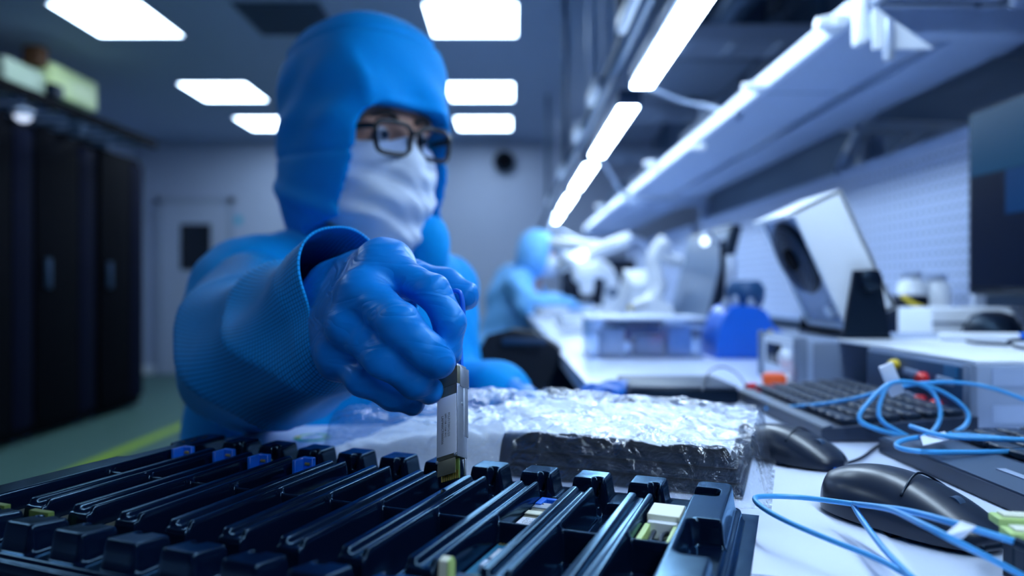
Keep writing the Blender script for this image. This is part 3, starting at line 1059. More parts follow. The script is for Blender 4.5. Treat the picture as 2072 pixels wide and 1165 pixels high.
# ------------------------------------------------------------------ optical modules
def module(label, u0, vc, h0, style, group='modules in the tray', L=0.056):
    """module lying in a slot: far end (blue latch) towards +u"""
    M3 = rot3(V_, U, Vector((0, 0, 1)))
    c = T(u0 + L / 2, vc, h0)
    t = thing('optical_module', label, 'optical module', c, 0, group)
    wv, th = 0.0184, 0.0085

    def bx(ua, ub, va, vb, za, zb, name, m, bev=0.0004, par=None):
        return MB().box(T((ua + ub) / 2, vc + (va + vb) / 2, h0 + (za + zb) / 2), (vb - va, ub - ua, zb - za), M3, bev, 1).build(name, m, par or t)
    hw = wv / 2
    if style in ('label', 'plain'):
        bx(u0, u0 + L, -hw, hw, 0, th, 'shell', metal_m)
        bx(u0 + L * 0.60, u0 + L * 0.72, -hw, hw, th, th + 0.0012, 'strip', beige)
        bx(u0 + L * 0.86, u0 + L + 0.003, -hw - 0.0006, hw + 0.0006, 0.001, th + 0.0006, 'collar', metal_l)
        for s in (-1, 1):
            bx(u0 + L - 0.002, u0 + L + 0.012, s * hw * 0.82 - 0.0022, s * hw * 0.82 + 0.0022, 0.002, th + 0.0014, 'latch_arm', tab_m)
            bx(u0 + L - 0.001, u0 + L + 0.001, s * hw * 0.55 - 0.001, s * hw * 0.55 + 0.001, th, th + 0.0008, 'pin', black_pl)
        bx(u0 + L + 0.009, u0 + L + 0.013, -hw * 0.8, hw, 0.003, th + 0.001, 'pull_tab', tab_m)
        if style == 'label':
            lb = bx(u0 + 0.002, u0 + L * 0.52, -hw + 0.0008, hw - 0.0008, th, th + 0.0003, 'label', label_m)
            tx = MB()
            for i, s in enumerate(('SF-100G', 'CLQ2045', 'T00036')):
                text_mb(s, 0.0030, T(u0 + L * 0.44 - i * 0.0033, vc - 0.0055, h0 + th + 0.0005), V_, U, tx)
            text_mb('0046-100', 0.0024, T(u0 + L * 0.14, vc - 0.0062, h0 + th + 0.0005), U, -V_, tx)
            tx.build('printed_text', ink, lb, 0, fix=False)
    elif style == 'blue':
        bx(u0, u0 + L, -hw, hw, 0, th, 'shell', alu_dark)
        bx(u0 + L, u0 + L + 0.004, -hw * 0.9, hw * 0.2, 0.004, th + 0.0135, 'latch_arm', tab_m)
        bx(u0 + L - 0.010, u0 + L, -hw * 0.9, -hw * 0.6, th, th + 0.0135, 'latch_arm', tab_m)
        bx(u0 + L - 0.008, u0 + L + 0.002, -hw * 0.5, hw * 0.9, th, th + 0.0025, 'pull_tab', tab_m)
        MB().lathe([(0.0012, 0), (0.0012, 0.004)], T(u0 + L, vc - hw * 0.45, h0 + th + 0.009), V_, 10).build('pin', gold, t)
    elif style == 'white':
        bx(u0 + L * 0.62, u0 + L, -hw, hw, 0, th + 0.007, 'connector_body', beige)
        bx(u0 + L * 0.54, u0 + L * 0.62, -hw * 0.9, hw * 0.9, 0.003, th + 0.004, 'step', white_pl)
        for s in (-1, 1):
            bx(u0, u0 + L * 0.56, s * hw * 0.86 - 0.0017, s * hw * 0.86 + 0.0017, 0.001, th + 0.003, 'arm', lime)
        bx(u0, u0 + L * 0.55, -hw * 0.7, hw * 0.7, 0.0, 0.003, 'floor_plate', black_pl)
        for s in (-0.4, 0.4):
            MB().tube([T(u0 + L * 0.5, vc + s * hw, h0 + 0.008), T(u0 + L * 0.3, vc + s * hw * 0.7, h0 + 0.010), T(u0, vc + s * hw, h0 + 0.006)], 0.0014, 8).build('fibre_lead', black_pl, t)
    elif style == 'board':
        bx(u0, u0 + L, -hw * 0.92, hw * 0.92, 0.004, 0.0053, 'board', pcb)
        bx(u0, u0 + L * 0.16, -hw, hw, 0.001, 0.0075, 'connector_shell', alu_dark)
        bx(u0 + L * 0.17, u0 + L * 0.20, -hw * 0.5, hw * 0.6, 0.0053, 0.0068, 'board_edge', pcb_edge)
        for i in range(9):
            bx(u0 + L - 0.003, u0 + L, -hw * 0.8 + i * 0.0018, -hw * 0.8 + i * 0.0018 + 0.0011, 0.0053, 0.0056, 'contact', gold, 0)
        bx(u0 + L * 0.52, u0 + L * 0.76, -hw * 0.3, hw * 0.75, 0.0053, 0.0080, 'chip', metal_l)
        bx(u0 + L * 0.30, u0 + L * 0.44, -hw * 0.25, hw * 0.35, 0.0053, 0.0090, 'capacitor', cable_w)
        bx(u0 + L * 0.82, u0 + L * 0.90, -hw * 0.1, hw * 0.5, 0.0053, 0.0070, 'coil', black_pl)
        for s in (-1, 1):
            MB().tube([T(u0 + 0.002, vc + s * hw * 0.9, h0 + 0.008), T(u0 - 0.006, vc + s * hw * 0.9, h0 + 0.010), T(u0 - 0.014, vc + s * hw * 0.9, h0 + 0.005)], 0.0008, 6).build('bail_wire', metal_l, t)
    return t


def SV(j):
    return (0.5 - j) * PITCH


module('white-labelled silver module in the slot right of the held module', -0.019, SV(2), 0.0045, 'label')
module('silver module with a white label in the slot under the hand', -0.019, SV(6), 0.0045, 'label')
BN = ['module with a blue latch in the leftmost tray slot', 'module with a blue latch, second from the left end of the tray', 'module with a blue latch, third from the left end of the tray', 'module with a blue latch, fourth from the left end of the tray']
for i, j in enumerate((10, 9, 8, 7)):
    module(BN[i], -0.021 + 0.004 * (i % 2), SV(j), 0.0045, 'blue')
module('beige connector module in the rightmost tray slot', -0.020, SV(0), 0.006, 'white', L=0.060)
module('bare blue circuit board module in a near tray slot', -0.086, SV(2), 0.005, 'board', L=0.058)
module('silver module in a near slot at the lower left of the tray', -0.098, SV(8), 0.0045, 'plain', L=0.05)
# modules at the near ends of the slots, dark with green board edges
for k, (j, lab) in enumerate(((10, 'dark module at the near end of the leftmost tray slot'), (9, 'dark module with a green board edge at the lower left of the tray'))):
    t = module(lab, -0.100, SV(j), 0.0045, 'plain', L=0.05)
    M3 = rot3(V_, U, Vector((0, 0, 1)))
    MB().box(T(-0.108, SV(j), 0.017), (0.016, 0.004, 0.012), M3, 0.0006).build('board_edge', pcb_edge, t)
# pale lime clips standing in the near end of slot 3
t = thing('lime_clip', 'pale lime plastic clip sticking up at the near edge of the tray', 'clip', T(-0.096, -0.0645, 0.004))
for nm, v0, dv, m in (('blade', -0.0648, 0.0042, beige), ('rim', -0.0606, 0.0010, lime)):
    MB().slab([T(-0.0985, v0, 0.0048), T(-0.0905, v0, 0.0048), T(-0.0900, v0, 0.0230), T(-0.0920, v0, 0.0258), T(-0.0965, v0, 0.0250)], V_ * dv).build(nm, m, t)

# ------------------------------------------------------------------ held module, strap
psi, phi = R(37), R(31)
Rx = Matrix.Rotation(-phi, 3, 'X')          # lean the top away from the viewer
Wd = Rx @ Vector((math.cos(psi), -math.sin(psi), 0))
Td = Rx @ Vector((math.sin(psi), math.cos(psi), 0))
Ud = Rx @ Vector((0, 0, 1))
roll = Matrix.Rotation(R(-3.0), 3, 'Y')
Wd, Td, Ud = roll @ Wd, roll @ Td, roll @ Ud
HC = P(913, 853, 0.468)
HM = rot3(Wd, Td, Ud)


def HP(w_, t_, u_):
    return HC + Wd * w_ + Td * t_ + Ud * u_


held = thing('optical_module', 'silver module with a white label held upright by the gloved hand', 'optical module', HP(0, 0, -0.036))


def hb(w0, w1, t0, t1, u0, u1, name, m, bev=0.0005, par=None):
    return MB().box(HP((w0 + w1) / 2, (t0 + t1) / 2, (u0 + u1) / 2), (w1 - w0, t1 - t0, u1 - u0), HM, bev, 2).build(name, m, par or held)


hb(-0.0092, 0.0084, -0.0042, 0.0042, -0.026, 0.0345, 'shell', metal_m)
hb(0.0084, 0.0094, -0.0043, 0.0050, -0.026, 0.038, 'side_plate', metal_l)
hb(-0.0098, 0.0098, -0.0046, 0.0062, 0.0235, 0.0365, 'collar', metal_m)
hb(0.0090, 0.0103, -0.0020, 0.0068, 0.022, 0.036, 'latch_ear', metal_l)
hb(0.0086, 0.0097, 0.002, 0.0062, -0.012, 0.0225, 'slide_rail', metal_l)
hb(-0.0085, 0.0070, -0.0040, -0.0034, -0.036, -0.026, 'lower_plate', metal_m)
hb(0.0078, 0.0092, 0.0030, 0.0044, -0.037, -0.026, 'side_tongue', metal_l)
hb(-0.0080, 0.0076, -0.0012, 0.0002, -0.039, -0.026, 'board', pcb_edge)
for i in range(8):
    hb(-0.0074 + i * 0.0019, -0.0063 + i * 0.0019, -0.0014, -0.00118, -0.0388, -0.0335, 'contact', gold, 0)
lab = hb(-0.0086, 0.0086, -0.0046, -0.0042, -0.0235, 0.0165, 'label', label_m, 0.0002)
tx = MB()
for i, s in enumerate(('LAF900CT000006', '0PF1108 1108 WC', 'FCLF1T00CLQ2')):
    text_mb(s, (0.0026, 0.0021, 0.0024)[i], HP(-0.0042 + i * 0.0029, -0.0048, (0.0035, 0.0045, 0.0045)[i]), -Ud, Wd, tx)
tx.build('printed_text', ink, lab, 0, fix=False)
for (w_, u_) in ((0.0075, -0.0245), (-0.0082, -0.0265), (-0.0085, 0.0325)):
    MB().lathe([(0.0010, 0), (0.0011, 0.0005), (0.0006, 0.0009)], HP(w_, -0.0042, u_), -Td, 12).build('rivet', metal_l, held)
MB().lathe([(0.0012, 0), (0.0009, 0.0008)], HP(0.0094, 0.0005, 0.010), Wd, 12).build('dimple', metal_l, held)
# pull strap: flat block above the collar, thin loop going up behind the index finger
st = MB().slab([HP(-0.002, 0.001, 0.036), HP(0.0085, 0.001, 0.036), HP(0.0082, 0.001, 0.052), HP(0.0015, 0.001, 0.053), HP(-0.001, 0.001, 0.047)], Td * 0.0022)
st.build('pull_tab', tab_m, held)
MB().tube([HP(0.0065, 0.002, 0.050), P(931, 690, 0.485), P(937, 640, 0.487), P(935, 606, 0.488), P(929, 591, 0.489), P(915, 590, 0.492), P(900, 602, 0.498)], 0.0017, 10).build('pull_strap', tab_m, held, 180)
# ------------------------------------------------------------------ the person
person = thing('person', 'person in blue hood, mask and dark glasses reaching out with a gloved hand', 'person', (-0.25, 1.15, 0.0))
HY = R(45)
Fh = Vector((math.sin(HY), -math.cos(HY), -0.05)).normalized()
Lh = Vector((math.cos(HY), math.sin(HY), 0))
Uh = Lh.cross(Fh)
if Uh.z < 0:
    Uh = -Uh
Hc = Vector((-0.213, 1.02, 1.232))
HAX = np.array([list(Lh), list(Fh), list(Uh)])


def HL(l, f, u):
    return Hc + Lh * l + Fh * f + Uh * u


def hl(p):
    q = (p - np.array(Hc)) @ HAX.T
    return q[:, 0], q[:, 1], q[:, 2]


NECK = Vector((-0.222, 1.07, 1.06))
SR, SL = Vector((-0.345, 0.965, 0.985)), Vector((-0.140, 1.20, 0.985))      # shoulders
ELB, CUFF = Vector((-0.262, 0.725, 0.934)), Vector((-0.118, 0.545, 0.985))
PELV = Vector((-0.27, 1.16, 0.56))
ELBL, WRL = Vector((-0.100, 1.12, 0.82)), Vector((-0.020, 0.985, 0.852))


def f_body(p):
    l, f, u = hl(p)
    q = np.stack([l, f, u], 1)
    d = ellip(q, (0, 0.0, 0.015), (0.078, 0.098, 0.115))
    d = smin(d, ellip(q, (0, 0.045, -0.075), (0.058, 0.058, 0.075)), 0.03)          # jaw
    d = smin(d, roundcone(q, (0, 0.098, -0.015), (0, 0.112, -0.055), 0.010, 0.015), 0.015)   # nose
    d = smin(d, roundcone(q, (-0.045, 0.078, -0.004), (0.045, 0.078, -0.004), 0.014, 0.014), 0.02)  # brow
    for s in (-1, 1):
        d = smax(d, -ellip(q, (s * 0.032, 0.100, -0.026), (0.020, 0.014, 0.012)), 0.008)     # eye sockets
        d = smin(d, ellip(q, (s * 0.082, 0.0, -0.03), (0.010, 0.02, 0.032)), 0.008)         # ears
    d = smin(d, roundcone(p, HL(0, 0, -0.05), NECK, 0.055, 0.06), 0.03)
    d = smin(d, roundcone(p, SR + Vector((0.05, 0.03, -0.01)), SL + Vector((-0.03, -0.02, 0)), 0.06, 0.05), 0.05)
    d = smin(d, roundcone(p, NECK - Vector((0, 0, 0.05)), PELV, 0.11, 0.12), 0.08)
    return d


body = sdf_obj('body', f_body, (-0.52, 0.80, 0.40), (0.0, 1.36, 1.40), 0.0055, skin, person)
for s in (-1, 1):
    e = MB().lathe([(0.002, -0.0118), (0.008, -0.009), (0.0118, -0.003), (0.0118, 0.003), (0.0085, 0.0085), (0.003, 0.0115)], HL(s * 0.032, 0.090, -0.027), Fh, 20).build('eye', eye_w, person)
    MB().lathe([(0.0060, 0.0090), (0.0055, 0.0112), (0.001, 0.0122)], HL(s * 0.032 + 0.001, 0.0915, -0.027), (Fh + Lh * (-0.15)).normalized(), 16).build('iris', eye_i, e)
    eb = MB().tube([HL(s * 0.014, 0.102, -0.006), HL(s * 0.030, 0.102, 0.002), HL(s * 0.05, 0.090, -0.004)], [0.003, 0.004, 0.002], 8).build('eyebrow', hair, person)


def f_hood(p):
    l, f, u = hl(p)
    # rounded, slightly boxy crown
    a, b, c = 0.101, 0.124, 0.150
    uu = np.where(u > 0, u / c, u / 0.205)
    k = (np.abs(l / a) ** 2.9 + np.abs((f + 0.004) / b) ** 2.9 + np.abs(uu) ** 3.0) ** (1 / 2.9)
    d = (k - 1) * 0.105
    d = smin(d, roundcone(p, HL(0, -0.02, -0.10), NECK + Vector((-0.005, 0.02, 0.0)), 0.088, 0.086), 0.03)
    # folds and seams
    wv = np.sin(l * 70 + u * 40 + 2.0 * np.sin(u * 25)) * 0.0020 + np.sin(f * 60 - u * 75) * 0.0018 - 0.0045 * np.exp(-((l + 0.075 + 0.25 * (u - 0.05)) / 0.010) ** 2) * (f < 0.12)
    d = d + wv * np.clip((0.05 - np.abs(u - 0.02)) / 0.05 + 0.6, 0.2, 1)
    d = d + 0.0036 * np.exp(-((u - 0.098 - 0.012 * np.sin(f * 12)) / 0.0035) ** 2)
    d = d + 0.0030 * np.exp(-((u + 0.052) / 0.003) ** 2)
    d = d - 0.006 * np.exp(-((u + 0.115 + 0.25 * f) / 0.012) ** 2) * (u < 0)
    # face opening
    top = 0.010
    qx = np.abs(l) - (0.071 + np.clip(-u, 0, 0.2) * 0.09) + 0.030
    qy = np.abs(u - (top - 0.125)) - 0.125 + 0.030
    cav = np.hypot(np.maximum(qx, 0), np.maximum(qy, 0)) + np.minimum(np.maximum(qx, qy), 0) - 0.030
    cav = np.maximum(cav, -(f - 0.0))
    hem = np.exp(-(cav / 0.008) ** 2) * 0.003
    d = d - hem
    d = smax(d, -cav, 0.004)
    # hollow, so that the head sits inside
    return d


hood = sdf_obj('hood', f_hood, (-0.40, 0.84, 0.96), (-0.04, 1.25, 1.41), 0.0042, hood_m, person)


def f_mask(p):
    l, f, u = hl(p)
    q = np.stack([l, f, u], 1)
    d = ellip(q, (0, 0.040, -0.080), (0.082, 0.080, 0.108))
    d = smin(d, roundcone(q, (0, 0.096, -0.030), (0, 0.120, -0.068), 0.012, 0.017), 0.022)
    d = smin(d, roundcone(q, (0, 0.085, -0.12), (0, 0.060, -0.185), 0.045, 0.040), 0.04)
    fold = np.sin(u * 150 + 3.2 * np.sin(l * 26 + 1.2) + 7 * f) * 0.0036 + np.sin(u * 80 - l * 34) * 0.003 + np.abs(np.sin(u * 130 + l * 60 + 2 * np.sin(l * 40))) * 0.0028
    d = d + fold * np.clip((-0.058 - u) / 0.03, 0, 1)
    topc = u - (-0.036 + 0.010 * np.exp(-(l / 0.018) ** 2))
    d = smax(d, topc, 0.004)
    d = smax(d, -(f + 0.005), 0.004)
    return d


sdf_obj('face_mask', f_mask, (-0.36, 0.82, 1.00), (-0.04, 1.12, 1.24), 0.0032, mask_m, person)

# glasses
gl = bpy.data.objects.new('glasses', None)
COL.objects.link(gl)
gl.parent = person
fr = MB()
GF, GU = 0.124, -0.034
for s in (-1, 1):
    rim = []
    cx, hw, hh = s * 0.0335, 0.0270, 0.0205
    for i in range(28):
        a = 2 * math.pi * i / 28
        ca, sa = math.cos(a), math.sin(a)
        x = math.copysign(abs(ca) ** 0.5, ca) * hw * (1.0 if sa > 0 else 0.93)
        y = math.copysign(abs(sa) ** 0.5, sa) * hh
        rim.append(HL(cx + x, GF - 0.12 * abs(cx + x) ** 1.2, GU + y))
    MB().tube(rim, 0.0034, 8, 1, True).build('rim', frame_m, gl, 180)
    lp = [p for p in rim]
    MB().slab(lp, Fh * 0.001).build('lens', lens_m, gl, 0)
    tm = MB().tube([HL(s * 0.060, GF - 0.006, GU + 0.012), HL(s * 0.070, GF - 0.020, GU + 0.012), HL(s * 0.079, 0.04, GU + 0.010), HL(s * 0.080, -0.01, GU + 0.002)], 0.0042, 8)
    tm.build('temple', frame_m, gl, 180)
MB().tube([HL(-0.0085, GF, GU + 0.008), HL(0, GF + 0.003, GU + 0.011), HL(0.0085, GF, GU + 0.008)], 0.0035, 8).build('bridge', frame_m, gl, 180)


def wr(p, a, s, n):
    """crossing long-wave folds"""
    a = np.array(a, float)
    t = p @ a
    return np.sin(t * s + 1.3 * np.sin(p @ np.array(n, float) * 11))


def f_coverall(p):
    d = roundcone(p, NECK - Vector((0, 0, 0.06)), PELV, 0.125, 0.185)
    d = smin(d, roundcone(p, SR, SL, 0.085, 0.068), 0.06)
    d = smin(d, roundcone(p, NECK + Vector((0, 0, 0.005)), NECK - Vector((0, 0, 0.06)), 0.080, 0.11), 0.04)
    d = smin(d, roundcone(p, SR, ELB + Vector((0.0, 0.03, -0.01)), 0.066, 0.048), 0.025)            # right upper arm
    d = smin(d, roundcone(p, SR + Vector((-0.005, 0.02, -0.06)), Vector((-0.34, 0.98, 0.70)), 0.085, 0.12), 0.05)
    d = smin(d, chain(p, [(SL, 0.068), (ELBL, 0.062), (WRL, 0.045)], 0.02), 0.04)               # left arm
    # seated legs
    d = smin(d, chain(p, [(PELV + Vector((0.04, 0, 0)), 0.12), ((-0.05, 0.78, 0.56), 0.085), ((-0.04, 0.80, 0.10), 0.06)], 0.03), 0.05)
    d = smin(d, chain(p, [(PELV + Vector((-0.06, 0, 0)), 0.12), ((-0.30, 0.76, 0.56), 0.085), ((-0.30, 0.80, 0.10), 0.06)], 0.03), 0.05)
    # collar flaps on the chest side
    c = Vector((-0.112, 0.985, 1.050))
    d = smin(d, ellip(p, c, (0.030, 0.03, 0.045)), 0.012)
    def crease(perp, s, ph, n):
        t = (p @ np.array(perp, float)) * s + ph + 1.1 * np.sin(p @ np.array(n, float) * 9)
        return 1 - 2 * np.abs(np.sin(t)) ** 0.8
    m1 = 0.5 + 0.5 * np.sin(p @ np.array([9., 5., 14.]) + 1)
    m2 = 0.5 + 0.5 * np.sin(p @ np.array([-8., 11., 9.]) + 2.5)
    fo = crease((0.80, 0.50, -0.30), 34, 0.4, (0.3, 0.2, 1)) * 0.0062 * m1 + crease((0.35, -0.25, 0.90), 30, 1.0, (1, 0.6, 0.2)) * 0.0062 * m2
    fo = fo + crease((0.6, 0.6, 0.5), 75, 0, (0.4, -0.8, 0.6)) * 0.0012
    return d + fo


sdf_obj('coverall', f_coverall, (-0.56, 0.62, 0.02), (0.13, 1.42, 1.16), 0.0078, gown, person)


# gridded forearm sleeve: lofted tube with folds, open at the cuff
def loft_sleeve(name, path, radii, m, parent, nseg=90, nth=120, squash=1.0, flare=None, fold=1.0):
    pts = spline(path, 30)
    s = np.linspace(0, len(pts) - 1, nseg)
    cs = np.array([list(pts[int(round(i))]) for i in s])
    rr = np.interp(np.linspace(0, 1, nseg), np.linspace(0, 1, len(radii)), radii)
    V, UVs = [], []
    acc = 0
    for i in range(nseg):
        t = Vector(cs[min(i + 1, nseg - 1)] - cs[max(i - 1, 0)]).normalized()
        x = t.cross(Vector((0, 0, 1))).normalized()
        y = x.cross(t).normalized()
        if i:
            acc += np.linalg.norm(cs[i] - cs[i - 1])
        q = i / (nseg - 1)
        for k in range(nth + 1):
            a = 2 * math.pi * k / nth + math.pi          # seam on the far side
            f1 = (1 - 2 * abs(math.sin(q * 12 + 1.6 * math.sin(a * 1 + 0.7) + 0.8 * math.sin(2 * a))) ** 0.7) * 0.0052 * math.sin(math.pi * min(1, q * 1.1)) ** 0.5 * fold
            f2 = math.sin(3 * a + q * 5) * 0.0045 * (0.3 + q) * fold + math.sin(5 * a - q * 9 + 1) * 0.0026 * fold
            r_ = rr[i] + f1 + f2
            fl = flare(q, a) if flare else 0
            e = Vector(cs[i]) + x * (math.cos(a) * r_ * squash) + y * (math.sin(a) * (r_ + fl))
            V.append(list(e))
            UVs.append((acc, k / nth * 0.40))
    n1 = nth + 1
    F = [(i * n1 + k, i * n1 + k + 1, (i + 1) * n1 + k + 1, (i + 1) * n1 + k) for i in range(nseg - 1) for k in range(nth)]
    o = np_mesh(name, np.array(V), np.array(F), m, parent, 180, np.array(UVs))
    so = o.modifiers.new('thickness', 'SOLIDIFY')
    so.thickness = 0.0018
    so.offset = -1
    return o


loft_sleeve('sleeve', [SR + Vector((0.01, -0.02, -0.02)), ELB + Vector((-0.022, 0.035, 0.0)), (ELB + CUFF) / 2 + Vector((-0.004, 0, -0.012)), CUFF],
            [0.088, 0.086, 0.082, 0.076, 0.068, 0.060, 0.053], grid_m, person,
            squash=0.86, flare=lambda q, a: 0.014 * max(0, q - 0.72) / 0.28 * max(0, math.sin(a)))

# the gloved hand: five fingers closing on the pull tab


def J(px, py, d, r):
    return (P(px, py, d), r)


WR = [(Vector((-0.156, 0.592, 0.972)), 0.026), (P(704, 628, 0.560), 0.029)]
FING = {
    'index': [J(782, 545, 0.505, 0.0140), J(876, 590, 0.482, 0.0115), J(911, 655, 0.474, 0.0102), J(908, 712, 0.475, 0.0090)],
    'middle': [J(735, 592, 0.487, 0.0145), J(808, 655, 0.455, 0.0130), J(864, 710, 0.453, 0.0118), J(889, 734, 0.457, 0.0106)],
    'ring': [J(710, 660, 0.487, 0.0145), J(778, 724, 0.463, 0.0126), J(838, 770, 0.466, 0.0110), J(868, 790, 0.478, 0.0096)],
    'pinky': [J(688, 720, 0.503, 0.0130), J(736, 768, 0.482, 0.0112), J(794, 800, 0.484, 0.0097), J(836, 815, 0.490, 0.0086)],
    'thumb': [J(745, 555, 0.555, 0.0165), J(835, 565, 0.545, 0.0140), J(900, 578, 0.535, 0.0125), J(940, 598, 0.528, 0.0112)],
}


def f_glove(p):
    d = chain(p, WR, 0.02)
    palm = roundcone(p, P(704, 626, 0.560), P(782, 545, 0.512), 0.029, 0.0165)
    for k, r1 in (('middle', 0.0165), ('ring', 0.016), ('pinky', 0.0145)):
        palm = smin(palm, roundcone(p, P(704, 636, 0.556), FING[k][0][0], 0.029, r1), 0.016)
    palm = smin(palm, roundcone(p, FING['index'][0][0], FING['pinky'][0][0] + Vector((0, 0.02, 0)), 0.017, 0.016), 0.014)
    palm = smin(palm, roundcone(p, P(698, 596, 0.560), FING['index'][0][0] + Vector((-0.004, 0.010, 0.002)), 0.029, 0.019), 0.014)
    palm = smin(palm, roundcone(p, P(690, 660, 0.560), FING['pinky'][0][0] + Vector((0, 0.006, 0)), 0.028, 0.016), 0.014)
    d = smin(d, palm, 0.02)
    d = smin(d, chain(p, [(P(710, 610, 0.562), 0.024)] + FING['thumb'], 0.006), 0.012)
    for k in ('index', 'middle', 'ring', 'pinky'):
        d = smin(d, chain(p, FING[k], 0.005), 0.0065)
    # stretch folds of the glove
    a1 = p @ np.array([0.55, -0.2, 0.8]) * 260
    a2 = p @ np.array([0.75, 0.35, -0.55]) * 330
    n1 = np.sin(p @ np.array([50., 70., -40.])) * 1.6
    n2 = np.sin(p @ np.array([-60., 40., 75.])) * 1.6
    fo = 0.00025 * np.sin(a1 + n1) + 0.00025 * np.sin(a2 + n2 + 0.7 * n1)
    return d + fo


glove = sdf_obj('glove', f_glove, (-0.205, 0.428, 0.90), (-0.012, 0.65, 1.045), 0.00125, glove_m, person)
# left hand resting at the bench edge
LW = WRL


def f_glove2(p):
    b = Vector((-0.008, 0.965, 0.852))
    d = roundcone(p, LW, b, 0.030, 0.032)
    for i, (dx, dy, dz) in enumerate(((0.052, -0.030, -0.004), (0.058, -0.012, -0.004), (0.056, 0.006, -0.006), (0.048, 0.022, -0.008))):
        m1 = b + Vector((dx * 0.55, dy * 0.8, 0.002))
        d = smin(d, chain(p, [(b + Vector((dx * 0.25, dy * 0.5, 0)), 0.016), (m1, 0.0115), (b + Vector((dx * 0.9, dy, dz - 0.004)), 0.009)], 0.004), 0.008)
    d = smin(d, chain(p, [(b, 0.018), (b + Vector((0.02, -0.035, -0.004)), 0.012), (b + Vector((0.042, -0.048, -0.006)), 0.0095)], 0.004), 0.01)
    return d


sdf_obj('glove', f_glove2, (-0.08, 0.88, 0.79), (0.09, 1.04, 0.92), 0.0028, glove_m, person)

# stool under the person
t = thing('work_stool', 'black round work stool under the person in dark glasses', 'stool', (-0.27, 1.18, 0))
MB().lathe([(0.17, 0), (0.19, 0.02), (0.19, 0.05), (0.16, 0.07)], (-0.27, 1.18, 0.33), (0, 0, 1)).build('seat', black_pl, t)
MB().cyl((-0.27, 1.18, 0.05), (-0.27, 1.18, 0.33), 0.025).build('column', alu, t)
for k in range(5):
    a = 2 * math.pi * k / 5
    MB().tube([(-0.27, 1.18, 0.07), (-0.27 + 0.14 * math.cos(a), 1.18 + 0.14 * math.sin(a), 0.06), (-0.27 + 0.27 * math.cos(a), 1.18 + 0.27 * math.sin(a), 0.02)], 0.018, 8).build('leg', alu_dark, t)

# ------------------------------------------------------------------ second person, far along the bench
p2 = thing('person', 'distant person in a pale blue hood bending over a microscope', 'person', (-0.02, 4.5, 0))
H2 = Vector((0.150, 4.30, 1.215))


def f_cov2(p):
    d = ellip(p, (0.03, 4.45, 0.86), (0.20, 0.17, 0.30))
    d = smin(d, ellip(p, (-0.02, 4.45, 0.62), (0.22, 0.2, 0.2)), 0.08)
    d = smin(d, roundcone(p, (0.04, 4.24, 1.03), (0.06, 4.58, 1.03), 0.085, 0.085), 0.06)
    d = smin(d, roundcone(p, (0.07, 4.42, 1.06), H2 + Vector((0, 0.03, -0.07)), 0.09, 0.08), 0.04)
    d = smin(d, chain(p, [((0.04, 4.24, 1.02), 0.08), ((0.10, 4.10, 0.90), 0.068), ((0.28, 4.12, 0.915), 0.046)], 0.03), 0.03)
    d = smin(d, chain(p, [((0.06, 4.58, 1.02), 0.08), ((0.12, 4.70, 0.92), 0.068), ((0.30, 4.6, 0.915), 0.046)], 0.03), 0.03)
    d = smin(d, chain(p, [((-0.02, 4.4, 0.56), 0.11), ((0.30, 4.35, 0.56), 0.085), ((0.32, 4.35, 0.10), 0.06)], 0.03), 0.05)
    d = smin(d, chain(p, [((-0.02, 4.5, 0.56), 0.11), ((0.30, 4.58, 0.56), 0.085), ((0.32, 4.58, 0.10), 0.06)], 0.03), 0.05)
    return d + wr(p, (0.5, 0.4, 0.8), 45, (1, -0.5, 0.3)) * 0.006


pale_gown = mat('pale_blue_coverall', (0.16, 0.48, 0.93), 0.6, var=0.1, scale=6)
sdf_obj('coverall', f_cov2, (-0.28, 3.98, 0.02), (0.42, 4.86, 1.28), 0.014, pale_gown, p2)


def f_hood2(p):
    d = ellip(p, H2, (0.125, 0.110, 0.140))
    d = smin(d, roundcone(p, H2 - Vector((0.02, 0, 0.05)), (0.08, 4.38, 1.08), 0.10, 0.10), 0.03)
    cav = ellip(p, H2 + Vector((0.115, -0.03, -0.035)), (0.060, 0.075, 0.09))
    return smax(d, -cav, 0.01) + 0.003 * np.sin(p @ np.array([30., 50., 20.]))


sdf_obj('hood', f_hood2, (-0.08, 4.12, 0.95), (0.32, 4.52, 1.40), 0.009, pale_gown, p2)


def f_body2(p):
    d = ellip(p, H2 + Vector((0.01, 0, 0)), (0.095, 0.078, 0.112))
    d = smin(d, ellip(p, H2 + Vector((0.05, 0, -0.08)), (0.05, 0.055, 0.06)), 0.03)
    d = smin(d, roundcone(p, H2 + Vector((0.10, -0.006, -0.02)), H2 + Vector((0.112, -0.006, -0.05)), 0.010, 0.015), 0.01)
    return smin(d, roundcone(p, H2, (0.05, 4.42, 0.7), 0.055, 0.09), 0.03)


sdf_obj('body', f_body2, (-0.12, 4.15, 0.55), (0.32, 4.6, 1.36), 0.011, skin, p2)


def f_mask2(p):
    d = ellip(p, H2 + Vector((0.060, -0.005, -0.075)), (0.070, 0.068, 0.07))
    d = smin(d, roundcone(p, H2 + Vector((0.105, -0.005, -0.03)), H2 + Vector((0.115, -0.005, -0.055)), 0.012, 0.016), 0.015)
    return smax(d, p[:, 2] - (H2.z - 0.028), 0.004)


